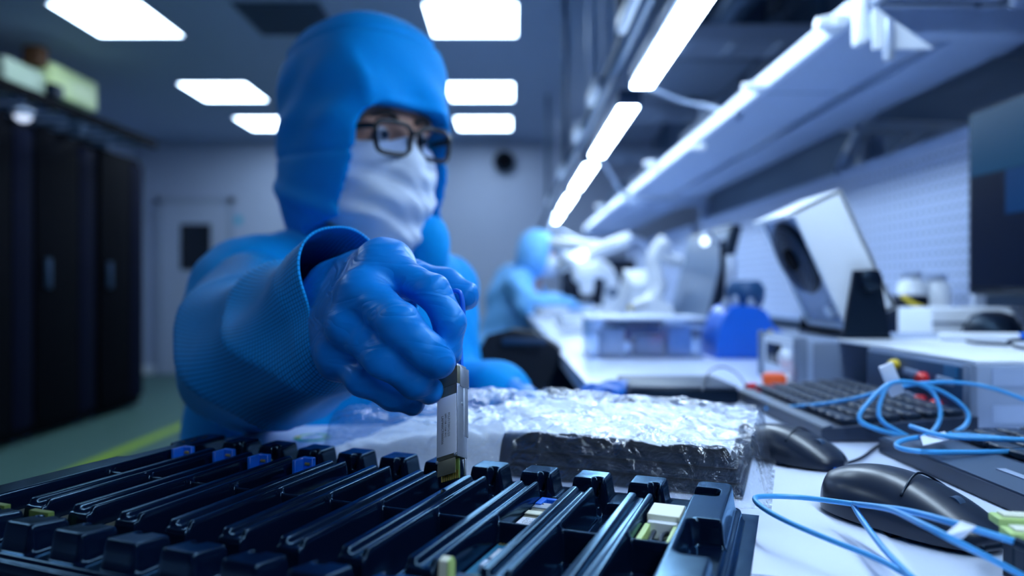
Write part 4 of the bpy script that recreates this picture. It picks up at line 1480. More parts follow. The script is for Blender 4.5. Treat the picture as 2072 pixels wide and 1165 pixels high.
sdf_obj('face_mask', f_mask2, (0.08, 4.18, 1.03), (0.32, 4.42, 1.22), 0.009, mask_m, p2)
for s in (-1, 1):
    q = H2 + Vector((0.098, s * 0.030, 0.002))
    MB().lathe([(0.004, -0.010), (0.011, -0.003), (0.011, 0.003), (0.004, 0.010)], q, (1, 0, 0), 14).build('eye', eye_i, p2)
for (bx_, by_) in ((0.32, 4.12), (0.34, 4.6)):
    def f_g(p, bx_=bx_, by_=by_):
        b = Vector((bx_, by_, 0.905))
        d = roundcone(p, b - Vector((0.05, 0, -0.01)), b + Vector((0.02, 0, 0)), 0.034, 0.036)
        for i in range(4):
            d = smin(d, roundcone(p, b + Vector((0.03, -0.028 + 0.018 * i, 0)), b + Vector((0.085, -0.032 + 0.02 * i, -0.018)), 0.012, 0.010), 0.006)
        return smin(d, roundcone(p, b + Vector((0, -0.03, 0)), b + Vector((0.05, -0.05, -0.01)), 0.014, 0.011), 0.008)
    sdf_obj('glove', f_g, (bx_ - 0.10, by_ - 0.08, 0.85), (bx_ + 0.11, by_ + 0.08, 0.96), 0.005, pale_gown, p2)
t = thing('work_stool', 'black work stool under the distant person', 'stool', (-0.02, 4.45, 0))
MB().lathe([(0.17, 0), (0.19, 0.02), (0.19, 0.05), (0.16, 0.07)], (-0.02, 4.45, 0.36), (0, 0, 1)).build('seat', black_pl, t)
MB().cyl((-0.02, 4.45, 0.02), (-0.02, 4.45, 0.36), 0.03).build('column', alu, t)
MB().lathe([(0.25, 0), (0.25, 0.015), (0.05, 0.04)], (-0.02, 4.45, 0), (0, 0, 1)).build('base', alu_dark, t)

# ------------------------------------------------------------------ empty black office chair
t = thing('office_chair', 'empty black office chair between the person and the bench', 'chair', (-0.02, 1.75, 0))
ch = [P(970, 705, 1.62), P(985, 678, 1.62), P(1030, 667, 1.63), P(1080, 672, 1.64), P(1125, 700, 1.65), P(1155, 745, 1.66), P(1170, 800, 1.67), P(1150, 870, 1.68), P(1010, 880, 1.64), P(968, 830, 1.62)]
MB().slab(ch, (0.01, 0.055, 0.0)).build('backrest', black_soft, t, 30)
MB().box(P(1060, 690, 1.615), (0.10, 0.004, 0.016), None, 0.001).build('slot', navy_pl, t)
MB().box((-0.0, 1.90, 0.52), (0.44, 0.44, 0.08), None, 0.03, 3).build('seat', black_soft, t)
MB().tube([(0.02, 1.70, 0.64), (0.03, 1.80, 0.55), (0.0, 1.9, 0.50)], 0.025, 10).build('back_strut', black_pl, t)
MB().cyl((0, 1.9, 0.08), (0, 1.9, 0.48), 0.028).build('column', alu_dark, t)
for k in range(5):
    a = 2 * math.pi * k / 5 + 0.3
    l_ = MB().tube([(0, 1.9, 0.10), (0.15 * math.cos(a), 1.9 + 0.15 * math.sin(a), 0.09), (0.28 * math.cos(a), 1.9 + 0.28 * math.sin(a), 0.06)], 0.02, 8).build('base_arm', black_pl, t)
    MB().cyl((0.28 * math.cos(a) - 0.012, 1.9 + 0.28 * math.sin(a), 0.03), (0.28 * math.cos(a) + 0.012, 1.9 + 0.28 * math.sin(a), 0.03), 0.03, n=14).build('caster', black_pl, l_)
for s in (-1, 1):
    MB().tube([(s * 0.22, 1.80, 0.53), (s * 0.25, 1.80, 0.62), (s * 0.25, 1.86, 0.70), (s * 0.25, 2.0, 0.70)], 0.018, 8).build('armrest', black_pl, t)
# ------------------------------------------------------------------ film-wrapped trays behind the open tray
wt = thing('wrapped_tray_stack', 'stack of black trays wrapped in crinkled clear film behind the open tray', 'wrapped package', T(0.21, -0.12, 0))
U0, U1, W0, W1 = 0.118, 0.305, -0.300, 0.064
M3 = rot3(V_, U, Vector((0, 0, 1)))
for k in range(3):
    MB().box(T((U0 + U1) / 2 + 0.003, -0.035, 0.0055 + k * 0.0098), (0.180 - 0.004 * k, U1 - U0 - 0.03 - 0.004 * k, 0.0088), M3, 0.003).build('tray', black_pl, wt)


def ridged(a):
    return 1 - 2 * np.abs(np.mod(a / (2 * math.pi), 1) - 0.5) * 2


def crumple(gu, gv):
    x, y = gu * 1.0, gv * 1.0
    wx = x + 0.010 * np.sin(y * 47) + 0.006 * np.sin(x * 90 + y * 60)
    wy = y + 0.010 * np.sin(x * 53 + 1) + 0.006 * np.sin(y * 80 - x * 40)
    n = 0.0042 * np.abs(np.sin(wx * 60 + wy * 25)) + 0.0034 * np.abs(np.sin(wx * 48 - wy * 75 + 2)) + 0.0018 * np.abs(np.sin(wx * 170 + wy * 110)) + 0.0014 * np.abs(np.sin(wx * -140 + wy * 220 + 1))
    return n


def film_height(gu, gv):
    e = mask(gu, gv, U0 - 0.004, U1 + 0.004, W0 + 0.012, W1 + 0.002, 0.012, 0.014)
    dome = np.exp(-((gu - 0.235) / 0.07) ** 2 - ((gv + 0.10) / 0.13) ** 2) * 0.010
    return 0.0015 + e * (0.0325 + dome) + crumple(gu, gv) * (0.35 + 0.75 * e)


def foam_height(gu, gv):
    slope = np.clip((gv + 0.300) / 0.17, 0, 1)
    slope = 0.18 + 0.82 * slope * slope * (3 - 2 * slope)
    e = mask(gu, gv, U0 + 0.006 + np.clip(-0.02 - gv, 0, 0.2) * 0.0, U1 - 0.004, W0 + 0.004, W1 - 0.012, 0.022, 0.02)
    dome = np.exp(-((gu - 0.235) / 0.07) ** 2 - ((gv + 0.10) / 0.13) ** 2) * 0.009
    return 0.0008 + e * (0.0305 * slope + dome) + e * crumple(gu + 0.02, gv * 0.9) * 0.55


heightfield(U0 - 0.004, U1 + 0.004, W0 - 0.004, W1 - 0.002, 0.0022, foam_height, 'bubble_wrap', mat('bubble_wrap', (0.86, 0.90, 0.97), 0.6, var=0.05, scale=30, bump=0.6, bscale=90), wt, 40,
            keep=lambda gu, gv: (gv < -0.125) | ((gu > U0 + 0.019 + 0.0025 * np.sin(gv * 70) + 0.0015 * np.sin(gv * 190)) & (gv < 0.0465)))
fo = heightfield(U0 - 0.012, U1 + 0.02, W0 - 0.06, W1 + 0.010, 0.0018, film_height, 'film', film, wt, 28)

# ------------------------------------------------------------------ things lying on the near bench
ps = [Vector((0.263, 0.580)), Vector((0.206, 0.350)), Vector((0.02, 0.40)), Vector((0.09, 0.625))]
o = MB().prism([(p.x, p.y) for p in ps], TABLE + 0.0002, TABLE + 0.0008).build('paper_sheet', paper_m, None, 0)
tag(o, 'blank white paper sheet on the bench beside the black tray', 'paper')
q = PT(632, 886)
t = thing('round_sticker', 'round green and yellow sticker on the bench edge', 'sticker', q)
MB().lathe([(0.018, 0), (0.018, 0.0006)], q + Vector((0, 0, 0.0002)), (0, 0, 1), 32).build('ring', mat('sticker_green', (0.06, 0.45, 0.04), 0.5), t)
MB().lathe([(0.0115, 0), (0.0115, 0.0004)], q + Vector((0, 0, 0.0008)), (0, 0, 1), 28).build('centre', label_m, t)
for s in (-1, 1):
    MB().box(q + Vector((s * 0.0145, 0, 0.001)), (0.005, 0.008, 0.0004)).build('yellow_mark', yellow_m, t)

CG = 'light blue fibre cables'
# near loop of fibre cable
o = cable('fibre_cable', 'light blue fibre cable looping over the paper and black mouse', [PT(1862, 1178, 0.012), PT(1775, 1130, 0.014), PT(1690, 1096, 0.017), PT(1600, 1058, 0.019), PT(1548, 1030, 0.020), PT(1527, 1010, 0.020), PT(1545, 1004, 0.019), PT(1620, 1006, 0.018), PT(1725, 1019, 0.020), PT(1830, 1032, 0.030), PT(1930, 1058, 0.036), PT(2020, 1085, 0.033), PT(2055, 1096, 0.031)], 0.00165, cable_m, CG)
tagp = [PT(1945, 1055, 0.0385), PT(1975, 1066, 0.0385), PT(1948, 1090, 0.033), PT(1905, 1088, 0.033)]
MB().slab(tagp, (0, 0, 0.0006)).build('white_tag', label_m, o, 0)
MB().tube([PT(2052, 1095, 0.0312), PT(2075, 1104, 0.030), PT(2100, 1112, 0.028)], 0.0026, 10).build('boot', black_pl, o, 180)
o = cable('fibre_cable', 'light blue fibre cable hanging from the loop down towards the viewer', [PT(1727, 1022, 0.020), PT(1745, 1052, 0.017), PT(1790, 1112, 0.015), PT(1850, 1172, 0.014)], 0.00165, cable_m, CG)
o = cable('fibre_cable', 'light blue fibre cable crossing over the black mouse to the corner', [PT(1728, 1019, 0.021), PT(1800, 1030, 0.030), PT(1870, 1062, 0.036), PT(1925, 1090, 0.034), PT(2000, 1128, 0.022), PT(2080, 1170, 0.012)], 0.00165, cable_m, CG)
# lime duplex connector
for k, (px, py) in enumerate(((2052, 1052), (2078, 1082))):
    q = PT(px, py, 0.030)
    t = thing('duplex_connector', ('upper', 'lower')[k] + ' one of two lime green fibre connector clips at the right edge', 'connector', q, 0, 'lime connector clips')
    MB().box(q, (0.020, 0.012, 0.0045), ez(R(-12)), 0.0012).build('body', lime, t)
    MB().box(q + Vector((0.001, 0, 0.0028)), (0.015, 0.008, 0.0014), ez(R(-12)), 0.0005).build('clip', beige, t)
    MB().box(q + Vector((0.0, 0.0, -(q.z - TABLE) / 2 - 0.0022)), (0.007, 0.007, q.z - TABLE - 0.0046)).build('foot', black_pl, t)


# computer mice
def mouse(label, c, ang, L=0.112, W=0.062, H=0.036):
    t = thing('computer_mouse', label, 'mouse', (c[0], c[1], TABLE), ang, 'black computer mice')
    A = Matrix.Translation((c[0], c[1], TABLE)) @ Matrix.Rotation(ang, 4, 'Z')
    nu, nv = 36, 24
    vs, fs = [], []
    for i in range(nu + 1):
        s = i / nu                                   # 0 = palm end, 1 = button end
        x = (s - 0.5) * L
        wid = W / 2 * (1 - abs(2 * s - 1) ** 3.2) ** 0.5 * (1 - 0.12 * s)
        top = H * (math.sin(math.pi * min(1, 0.10 + s * 0.86)) ** 0.55) * (1 - 0.28 * s)
        for j in range(nv + 1):
            a = math.pi * j / nv
            vs.append(A @ Vector((x, -math.cos(a) * wid, 0.003 + top * math.sin(a) ** 0.7)))
    for i in range(nu):
        for j in range(nv):
            fs.append((i * (nv + 1) + j, i * (nv + 1) + j + 1, (i + 1) * (nv + 1) + j + 1, (i + 1) * (nv + 1) + j))
    n = nv + 1
    fs += [tuple(i * n for i in range(nu + 1)) + tuple(i * n + nv for i in range(nu, -1, -1))]
    MB().add(vs, fs).build('shell', mat('mouse_shell', (0.012, 0.02, 0.04), 0.3, var=0.1), t, 60)
    B = [A @ Vector((x, y, z)) for x, y, z in ((L * 0.10, -W * 0.36, H * 0.70), (L * 0.07, 0, H * 0.985), (L * 0.10, W * 0.36, H * 0.70))]
    MB().tube(B, 0.0007, 6).build('button_seam', black_pl, t, 180)
    wc = A @ Vector((L * 0.27, 0, H * 0.60))
    MB().cyl(wc + (A.to_3x3() @ Vector((0, -0.003, 0))), wc + (A.to_3x3() @ Vector((0, 0.003, 0))), 0.0052, n=18).build('scroll_wheel', alu_dark, t)
    MB().box2((c[0] - 0.02, c[1] - 0.02, TABLE), (c[0] + 0.02, c[1] + 0.02, TABLE + 0.004)).build('glide_pad', black_pl, t, 0)
    return t


t = mouse('near black computer mouse under the blue fibre cables', (0.248, 0.448), R(-62))
MB().tube([PT(1985, 1110, 0.010), PT(2025, 1104, 0.010), PT(2080, 1094, 0.012)], 0.0019, 8).build('cord', black_pl, t, 180)
t = mouse('far black computer mouse beside the film-wrapped trays', (0.243, 0.620), R(-58), 0.10, 0.058, 0.030)
MB().tube([PT(1688, 938, 0.006), PT(1715, 936, 0.003), PT(1745, 925, 0.003), PT(1772, 905, 0.003), PT(1800, 890, 0.003)], 0.0014, 8).build('cord', black_pl, t, 180)


# keyboards: long axis along the bench, user side to the left (-x)
KEY_ME = {}


def keyboard(label, x0, x1, y0, y1, rest, rows=6, colsn=15, tilt=0.0):
    t = thing('keyboard', label, 'keyboard', ((x0 + x1) / 2, (y0 + y1) / 2, TABLE), 0, 'black keyboards')
    zt = TABLE + 0.013

    def zz(x):
        return zt + (x - x0) * tilt
    MB().slab([(x0, y0, TABLE + 0.001), (x1, y0, TABLE + 0.001), (x1, y0, zz(x1)), (x0, y0, zz(x0))], (0, y1 - y0, 0)).build('case', mat('keyboard_case', (0.018, 0.032, 0.065), 0.4), t, 30)
    if rest:
        r_ = MB().slab([(x0 + 0.002, y0 + 0.002, zz(x0)), (x0 + rest - 0.004, y0 + 0.002, zz(x0 + rest)), (x0 + rest - 0.004, y0 + 0.002, zz(x0 + rest) + 0.003), (x0 + 0.002, y0 + 0.002, zz(x0) + 0.0015)], (0, y1 - y0 - 0.004, 0)).build('palm_rest', mat('palm_rest', (0.05, 0.085, 0.15), 0.45), t, 30)
        MB().box((x0 + rest * 0.5, y0 + (y1 - y0) * 0.66, zz(x0 + rest * .5) + 0.0025), (0.007, 0.030, 0.0008)).build('badge', light_grey, r_)
    kx, ky = (x1 - x0 - rest - 0.012) / rows, (y1 - y0 - 0.016) / colsn
    key = (round(kx, 5), round(ky, 5))
    for i in range(rows):
        for j in range(colsn):
            if key not in KEY_ME:
                ob = MB().box((0, 0, 0.0), (kx * 0.86, ky * 0.86, 0.006), None, 0.0012, 1).build('key', mat('keycap', (0.016, 0.03, 0.06), 0.38), None, 40, local=True)
                KEY_ME[key] = ob.data
                bpy.data.objects.remove(ob)
            ob = bpy.data.objects.new('key', KEY_ME[key])
            COL.objects.link(ob)
            ob.parent = t
            x, y = x0 + rest + 0.006 + (i + 0.5) * kx, y0 + 0.008 + (j + 0.5) * ky
            ob.location = (x - (x0 + x1) / 2, y - (y0 + y1) / 2, zz(x) + 0.0032 - TABLE)
    return t


keyboard('black keyboard with a palm rest at the right edge, under the coiled cable', 0.334, 0.520, 0.24, 0.648, 0.052, 6, 16, 0.05)
keyboard('grey keyboard lying before the power supply with the red terminals', 0.300, 0.452, 0.690, 0.955, 0.016, 6, 13, 0.08)

# small tool with blue grip
t = thing('fork_tool', 'small metal fork tool with a blue grip behind the near mouse', 'tool', PT(1740, 972))
a, b = PT(1692, 962), PT(1738, 985)
c = PT(1835, 975)
MB().slab([PT(1686, 958), PT(1740, 965), PT(1738, 990), PT(1702, 990)], (0, 0, 0.005)).build('grip', tab_m, t, 0)
MB().slab([PT(1738, 968), PT(1762, 975), PT(1800, 973), PT(1826, 961), PT(1838, 973), PT(1828, 985), PT(1770, 986), PT(1738, 988)], (0, 0, 0.003)).build('blade', alu, t, 0)

# ------------------------------------------------------------------ power supply with red terminals
X0 = 0.47
Y0, Y1, PH = 0.727, 0.950, 0.0715
t = thing('power_supply', 'grey bench power supply with red terminal knobs behind coiled blue cable', 'power supply', (X0 + 0.16, (Y0 + Y1) / 2, TABLE))
MB().box2((X0 + 0.004, Y0, TABLE + 0.006), (X0 + 0.36, Y1, TABLE + PH), 0.003).build('case', light_grey, t)
MB().box2((X0, Y0 + 0.012, TABLE + 0.008), (X0 + 0.005, Y1 - 0.006, TABLE + PH - 0.004), 0.0015).build('front_panel', navy_pl, t)
MB().box2((X0 - 0.002, Y0, TABLE + 0.006), (X0 + 0.006, Y0 + 0.013, TABLE + PH), 0.002).build('panel_frame', grey_pl, t)
for z in (0.022, 0.060):
    MB().box2((X0 + 0.02, Y0 - 0.0012, TABLE + z - 0.010), (X0 + 0.33, Y0 + 0.0005, TABLE + z + 0.008)).build('side_recess', cable_w if False else steel_mat, t, 0)


def knob(px, py, r_, m, name, par=t, h=0.010):
    c = PX(px, py, X0)
    MB().lathe([(r_, 0), (r_, h * 0.7), (r_ * 0.7, h)], c, (-1, 0, 0), 18).build(name, m, par)


for px, py in ((1872, 766), (1868, 812), (1900, 822)):
    knob(px, py, 0.0075, red_m, 'terminal')
knob(1815, 737, 0.0060, yellow_m, 'terminal')
for px, py in ((1820, 764), (1815, 808), (1842, 826)):
    knob(px, py, 0.0065, black_pl, 'terminal')
for px, py in ((1838, 752), (1852, 756), (1905, 768), (1922, 772), (1836, 798), (1850, 804)):
    c = PX(px, py, X0)
    MB().box(c + Vector((-0.001, 0, 0)), (0.003, 0.014, 0.008), None, 0.0008).build('button', light_grey, t)
c = PX(1925, 752, X0)
MB().box(c + Vector((-0.0005, 0, 0)), (0.002, 0.022, 0.012)).build('display', mat('display_blue', (0.01, 0.16, 0.36), 0.3), t)
for (x, y) in ((X0 + 0.03, Y0 + 0.03), (X0 + 0.30, Y0 + 0.03), (X0 + 0.03, Y1 - 0.03), (X0 + 0.30, Y1 - 0.03)):
    MB().cyl((x, y, TABLE), (x, y, TABLE + 0.007), 0.008, n=12).build('foot', black_pl, t)
# white sheet + pens on it
ZT = TABLE + PH
o = MB().box2((X0 + 0.005, Y0 + 0.003, ZT + 0.0003), (X0 + 0.355, Y1 + 0.10, ZT + 0.004), 0.001).build('white_board', white_pl)
tag(o, 'white flat board lying on top of the grey power supply', 'board')
t = thing('safety_glasses', 'dark spectacles lying on the white board at the right edge', 'glasses', (0.66, 0.86, ZT + 0.005))
for s in (0, 0.055):
    MB().tube([(0.60 + s, 0.86 - s * 0.2, ZT + 0.014), (0.625 + s, 0.856 - s * 0.2, ZT + 0.016), (0.648 + s, 0.852 - s * .2, ZT + 0.012), (0.646 + s, 0.835 - s * .2, ZT + 0.0075), (0.604 + s, 0.842 - s * .2, ZT + 0.0075)], 0.002, 8, 5, True).build('rim', black_pl, t, 180)
MB().tube([(0.60, 0.86, ZT + 0.010), (0.59, 0.90, ZT + 0.009), (0.62, 0.97, ZT + 0.0065)], 0.002, 8).build('temple', black_pl, t, 180)
t = thing('marker_pen', 'blue and white marker pen on the white board', 'pen', (0.64, 0.99, ZT + 0.01))
MB().cyl((0.60, 1.0, ZT + 0.0105), (0.70, 0.985, ZT + 0.0105), 0.006, n=14).build('barrel', white_pl, t)
MB().cyl((0.70, 0.985, ZT + 0.0105), (0.74, 0.979, ZT + 0.0105), 0.0065, n=14).build('cap', blue_pl, t)

# second instrument under the ionizer
t = thing('test_instrument', 'grey test instrument under the white ionizer fan', 'instrument', (0.55, 1.1, TABLE))
A0, A1, B0, B1 = 0.418, 0.70, 1.035, 1.20
MB().box2((A0 + 0.004, B0, TABLE + 0.006), (A1, B1, TABLE + 0.075), 0.004).build('case', light_grey, t)
MB().box2((A0 - 0.004, B0 - 0.002, TABLE + 0.004), (A0 + 0.012, B0 + 0.016, TABLE + 0.078), 0.003).build('corner_post', grey_pl, t)
MB().box2((A0 - 0.004, B1 - 0.014, TABLE + 0.004), (A0 + 0.012, B1 + 0.002, TABLE + 0.078), 0.003).build('corner_post', grey_pl, t)
MB().box2((A0, B0 + 0.016, TABLE + 0.010), (A0 + 0.005, B1 - 0.014, TABLE + 0.072), 0.001).build('front_panel', white_pl, t)
MB().box2((A0 - 0.002, B0 + 0.07, TABLE + 0.030), (A0 + 0.001, B0 + 0.13, TABLE + 0.062), 0.001).build('display', screen_m, t)
MB().lathe([(0.012, 0), (0.011, 0.012), (0.008, 0.014)], (A0, B0 + 0.04, TABLE + 0.045), (-1, 0, 0), 18).build('dial', white_pl, t)
MB().box2((A0 + 0.02, B0 - 0.002, TABLE + 0.006), (A0 + 0.10, B0 + 0.001, TABLE + 0.07), 0.0006).build('side_panel', grey_pl, t)
MB().box2((A0 + 0.125, B0 - 0.0015, TABLE + 0.03), (A0 + 0.135, B0 + 0.001, TABLE + 0.06)).build('vent', grey_pl, t, 0)
for (x, y) in ((A0 + 0.03, B0 + 0.03), (A1 - 0.03, B0 + 0.03), (A0 + 0.03, B1 - 0.03), (A1 - 0.03, B1 - 0.03)):
    MB().cyl((x, y, TABLE), (x, y, TABLE + 0.007), 0.008, n=12).build('foot', black_pl, t)
ZI = TABLE + 0.075

# ------------------------------------------------------------------ ionizer fan (white tilted box on a black yoke)
def ionizer(label, base, s, tilt, group, parts=True, yaw=0.0):
    """box tilted about the y axis; fan looks to -x and down"""
    t = thing('ionizer_fan', label, 'fan', base, 0, group)
    b = Vector(base)
    M = ez(yaw) @ Matrix.Rotation(tilt, 3, 'Y')
    c = b + Vector((0.0, 0.0, 0.114 * s))
    pv = Vector((0.030 * s, 0, 0.084 * s))
    bw, bd, bh = 0.078 * s, 0.140 * s, 0.190 * s

    def q(x, y, z):
        return c + M @ Vector((x, y, z))
    fr_ = MB()
    th = 0.008 * s
    # housing as a hood: back, two sides, top, bottom
    for cc, ss in (((bw / 2 - th / 2, 0, 0), (th, bd, bh)), ((0, bd / 2 - th / 2, 0), (bw, th, bh)), ((0, -bd / 2 + th / 2, 0), (bw, th, bh)), ((-0.006 * s, 0, bh / 2 - th / 2), (bw + 0.012 * s, bd, th)), ((0, 0, -bh / 2 + th / 2), (bw, bd, th))):
        fr_.box(q(*cc), ss, M, 0.002 * s)
    fr_.build('housing', white_pl, t)
    MB().box(q(-bw / 2 + 0.010 * s, 0, 0), (0.006 * s, bd - 2 * th, bh - 2 * th), M, 0.001).build('face_plate', light_grey, t)
    MB().lathe([(0.058 * s, 0), (0.060 * s, 0.006 * s), (0.052 * s, 0.010 * s)], q(-bw / 2 + 0.008 * s, 0, 0.022 * s), M @ Vector((-1, 0, 0)), 36).build('fan_ring', black_pl, t)
    MB().lathe([(0.018 * s, 0), (0.018 * s, 0.006 * s)], q(-bw / 2 - 0.002 * s, 0, 0.022 * s), M @ Vector((-1, 0, 0)), 20).build('hub', rack_mat, t)
    for k in range(4):
        rr = (0.026 + 0.009 * k) * s
        ring = [q(-bw / 2 - 0.004 * s, rr * math.cos(a), 0.022 * s + rr * math.sin(a)) for a in [2 * math.pi * i / 24 for i in range(24)]]
        MB().tube(ring, 0.0012 * s, 6, 1, True).build('grille_ring', navy_pl, t, 180)
    MB().lathe([(0.010 * s, 0), (0.009 * s, 0.010 * s)], q(-bw / 2 + 0.006 * s, -bd / 2 + 0.03 * s, -bh / 2 + 0.03 * s), M @ Vector((-1, 0, 0)), 16).build('switch_knob', white_pl, t)
    if parts:
        for sd in (-1, 1):
            yy = sd * (bd / 2 + 0.006 * s)
            Y = ez(yaw)
            MB().slab([b + Y @ Vector((-0.006 * s, yy - 0.003 * s, 0)), b + Y @ Vector((0.062 * s, yy - 0.003 * s, 0)), b + Y @ Vector((0.046 * s, yy - 0.003 * s, 0.098 * s)), b + Y @ Vector((0.010 * s, yy - 0.003 * s, 0.098 * s))], Y @ Vector((0, 0.006 * s, 0))).build('yoke_leg', black_pl, t, 0)
            MB().lathe([(0.016 * s, 0), (0.015 * s, 0.010 * s), (0.010 * s, 0.013 * s)], b + Y @ (pv + Vector((0, yy + sd * 0.003 * s, 0))), Y @ Vector((0, sd, 0)), 18).build('clamp_knob', black_pl, t)
        MB().box(b + Vector((0.028 * s, 0, 0.003 * s)), (0.068 * s, bd + 0.02 * s, 0.006 * s), ez(yaw), 0.001).build('yoke_base', black_pl, t)
    else:
        MB().cyl(b, c, 0.012 * s).build('stand', white_pl, t)
    return t


ionizer('large white ionizer fan box tilted on a black yoke', (0.492, 1.125, ZI), 1.03, R(-25), 'white ionizer fans')

# coil of blue cable in front of the power supply
cable('fibre_cable', 'pale blue cable arching across the red terminals', [P(1550, 826, 0.84), P(1640, 820, 0.78), P(1720, 808, 0.73), P(1790, 790, 0.70), P(1860, 776, 0.70), P(1940, 774, 0.70), P(2010, 786, 0.69), P(2090, 815, 0.68)], 0.0021, cable_m, CG)
cc = []
for i in range(46):
    a = i / 46 * 2 * math.pi * 2.6 + 2.4
    k = i / 46
    px = 1845 + (112 + 10 * math.sin(3 * a)) * math.cos(a) * (0.75 + 0.28 * math.sin(a * 0.5 + 1))
    py = 824 + (56 + 8 * math.sin(2 * a)) * math.sin(a)
    cc.append(P(px, py + 6, 0.672 - 0.012 * math.sin(a)))
o = cable('fibre_cable', 'coil of light blue fibre cable leaning before the power supply', cc, 0.0021, cable_m, CG)
q = P(1804, 768, 0.692)
MB().box(q, (0.014, 0.004, 0.032), Matrix.Rotation(R(-22), 3, 'Y'), 0.001).build('white_tag', label_m, o)
o = cable('fibre_cable', 'light blue fibre cable lying across the keyboard at the right edge', [PT(1842, 862, 0.03), PT(1900, 880, 0.03), PT(1960, 886, 0.03), PT(2090, 890, 0.03)], 0.0021, cable_m, CG)
o = cable('fibre_cable', 'light blue fibre cable hairpin over the far end of the near keyboard', [PT(2090, 912, 0.020), PT(1960, 915, 0.020), PT(1860, 913, 0.021), PT(1818, 905, 0.022), PT(1818, 895, 0.022), PT(1850, 886, 0.023), PT(1920, 880, 0.024), PT(2000, 884, 0.024), PT(2090, 894, 0.024)], 0.0021, cable_m, CG)
MB().slab([PT(1862, 884, 0.0265), PT(1912, 874, 0.0265), PT(1920, 890, 0.0265), PT(1868, 902, 0.0265)], (0, 0, 0.0006)).build('white_tag', label_m, o, 0)

# ------------------------------------------------------------------ large monitor at the right edge
t = thing('monitor', 'large dark monitor at the right edge facing the seat side', 'monitor', (0.86, 1.05, TABLE))
MX = 0.835
MB().box2((MX, 0.72, CAMZ - 0.012), (MX + 0.03, 1.305, CAMZ + 0.322), 0.006).build('bezel', black_pl, t)
sn = MB().box2((MX - 0.002, 0.732, CAMZ + 0.002), (MX, 1.293, CAMZ + 0.312)).build('screen', mat('monitor_glass', (0.001, 0.004, 0.014), 0.25, spec=0.3, emit=(0.0, 0.10, 1.0), power=0.006), t, 0)
MB().box2((MX - 0.003, 0.732, CAMZ + 0.20), (MX - 0.002, 1.293, CAMZ + 0.312)).build('window_bar', mat('screen_teal', (0.001, 0.01, 0.03), 0.25, spec=0.3, emit=(0.0, 0.34, 0.9), power=0.09), sn, 0)
MB().box2((MX - 0.003, 0.732, CAMZ + 0.125), (MX - 0.002, 1.20, CAMZ + 0.199)).build('window_pane', mat('screen_blue', (0.001, 0.01, 0.03), 0.25, spec=0.3, emit=(0.0, 0.22, 1.0), power=0.09), sn, 0)
MB().box2((MX + 0.03, 0.98, TABLE + 0.01), (MX + 0.055, 1.06, CAMZ + 0.2), 0.004).build('stand_post', black_pl, t)
MB().box2((MX - 0.005, 0.96, TABLE + 0.0), (MX + 0.13, 1.10, TABLE + 0.012), 0.004).build('stand_base', black_pl, t)
# white box below the monitor with dark parts
t = thing('white_carton', 'white carton behind the power supply below the monitor', 'box', (0.92, 1.4, TABLE))
MB().box2((0.72, 1.22, TABLE), (0.92, 1.33, TABLE + 0.115), 0.003).build('body', white_pl, t)
MB().box2((0.72, 1.218, TABLE + 0.088), (0.92, 1.22, TABLE + 0.092)).build('lid_seam', grey_pl, t, 0)
t = thing('webcam', 'small black rounded device before the white carton', 'camera', (0.76, 1.16, TABLE))
MB().lathe([(0.045, 0), (0.042, 0.02), (0.03, 0.04), (0.012, 0.047)], (0.79, 1.17, TABLE + 0.065), (0, 0, 1), 24).build('body', black_pl, t)
MB().cyl((0.79, 1.17, TABLE), (0.79, 1.17, TABLE + 0.066), 0.035).build('foot', black_pl, t)
t = thing('adapter_block', 'black adapter block with a yellow strap behind the ionizer fan', 'adapter', (0.80, 1.5, TABLE))
q0 = P(1822, 672, 1.42)
MB().box((0.80, 1.45, TABLE + 0.055), (0.085, 0.10, 0.11), ez(R(8)), 0.012).build('body', black_pl, t)
MB().box((0.81, 1.45, TABLE + 0.122), (0.05, 0.06, 0.028), None, 0.006).build('cap', black_pl, t)
MB().tube([P(1825, 598, 1.37), P(1850, 615, 1.36), P(1880, 628, 1.37), P(1905, 640, 1.39), P(1925, 655, 1.40)], 0.0045, 8).build('strap', yellow_m, t, 180)
for k, (px, py) in enumerate(((1845, 575), (1895, 580))):
    q = P(px, py, 1.55)
    t = thing('glass_jar', ('left', 'right') [k] + ' one of two pale round jars before the perforated panel', 'jar', (q.x, q.y, TABLE), 0, 'pale jars')
    MB().lathe([(0.026, 0), (0.028, 0.01), (0.028, q.z - TABLE), (0.018, q.z - TABLE + 0.012)], (q.x, q.y, TABLE), (0, 0, 1), 20).build('body', white_pl, t)
    MB().lathe([(0.021, 0), (0.021, 0.014)], (q.x, q.y, q.z + 0.012), (0, 0, 1), 20).build('lid', alu, t)

# ------------------------------------------------------------------ mid bench: black case, gloves, red clips, clear box, blue station
t = thing('flat_case', 'flat black case on the bench before the clear plastic box', 'case', (0.22, 0.96, TABLE))
MB().box2((0.150, 0.91, TABLE + 0.001), (0.292, 1.03, TABLE + 0.020), 0.004).build('body', black_pl, t)
MB().box2((0.152, 0.912, TABLE + 0.020), (0.290, 1.028, TABLE + 0.024), 0.002).build('lid', mat('case_lid', (0.03, 0.05, 0.09), 0.5), t)
t = thing('nitrile_glove', 'crumpled blue nitrile glove lying by the flat black case', 'glove', (0.15, 0.95, TABLE))


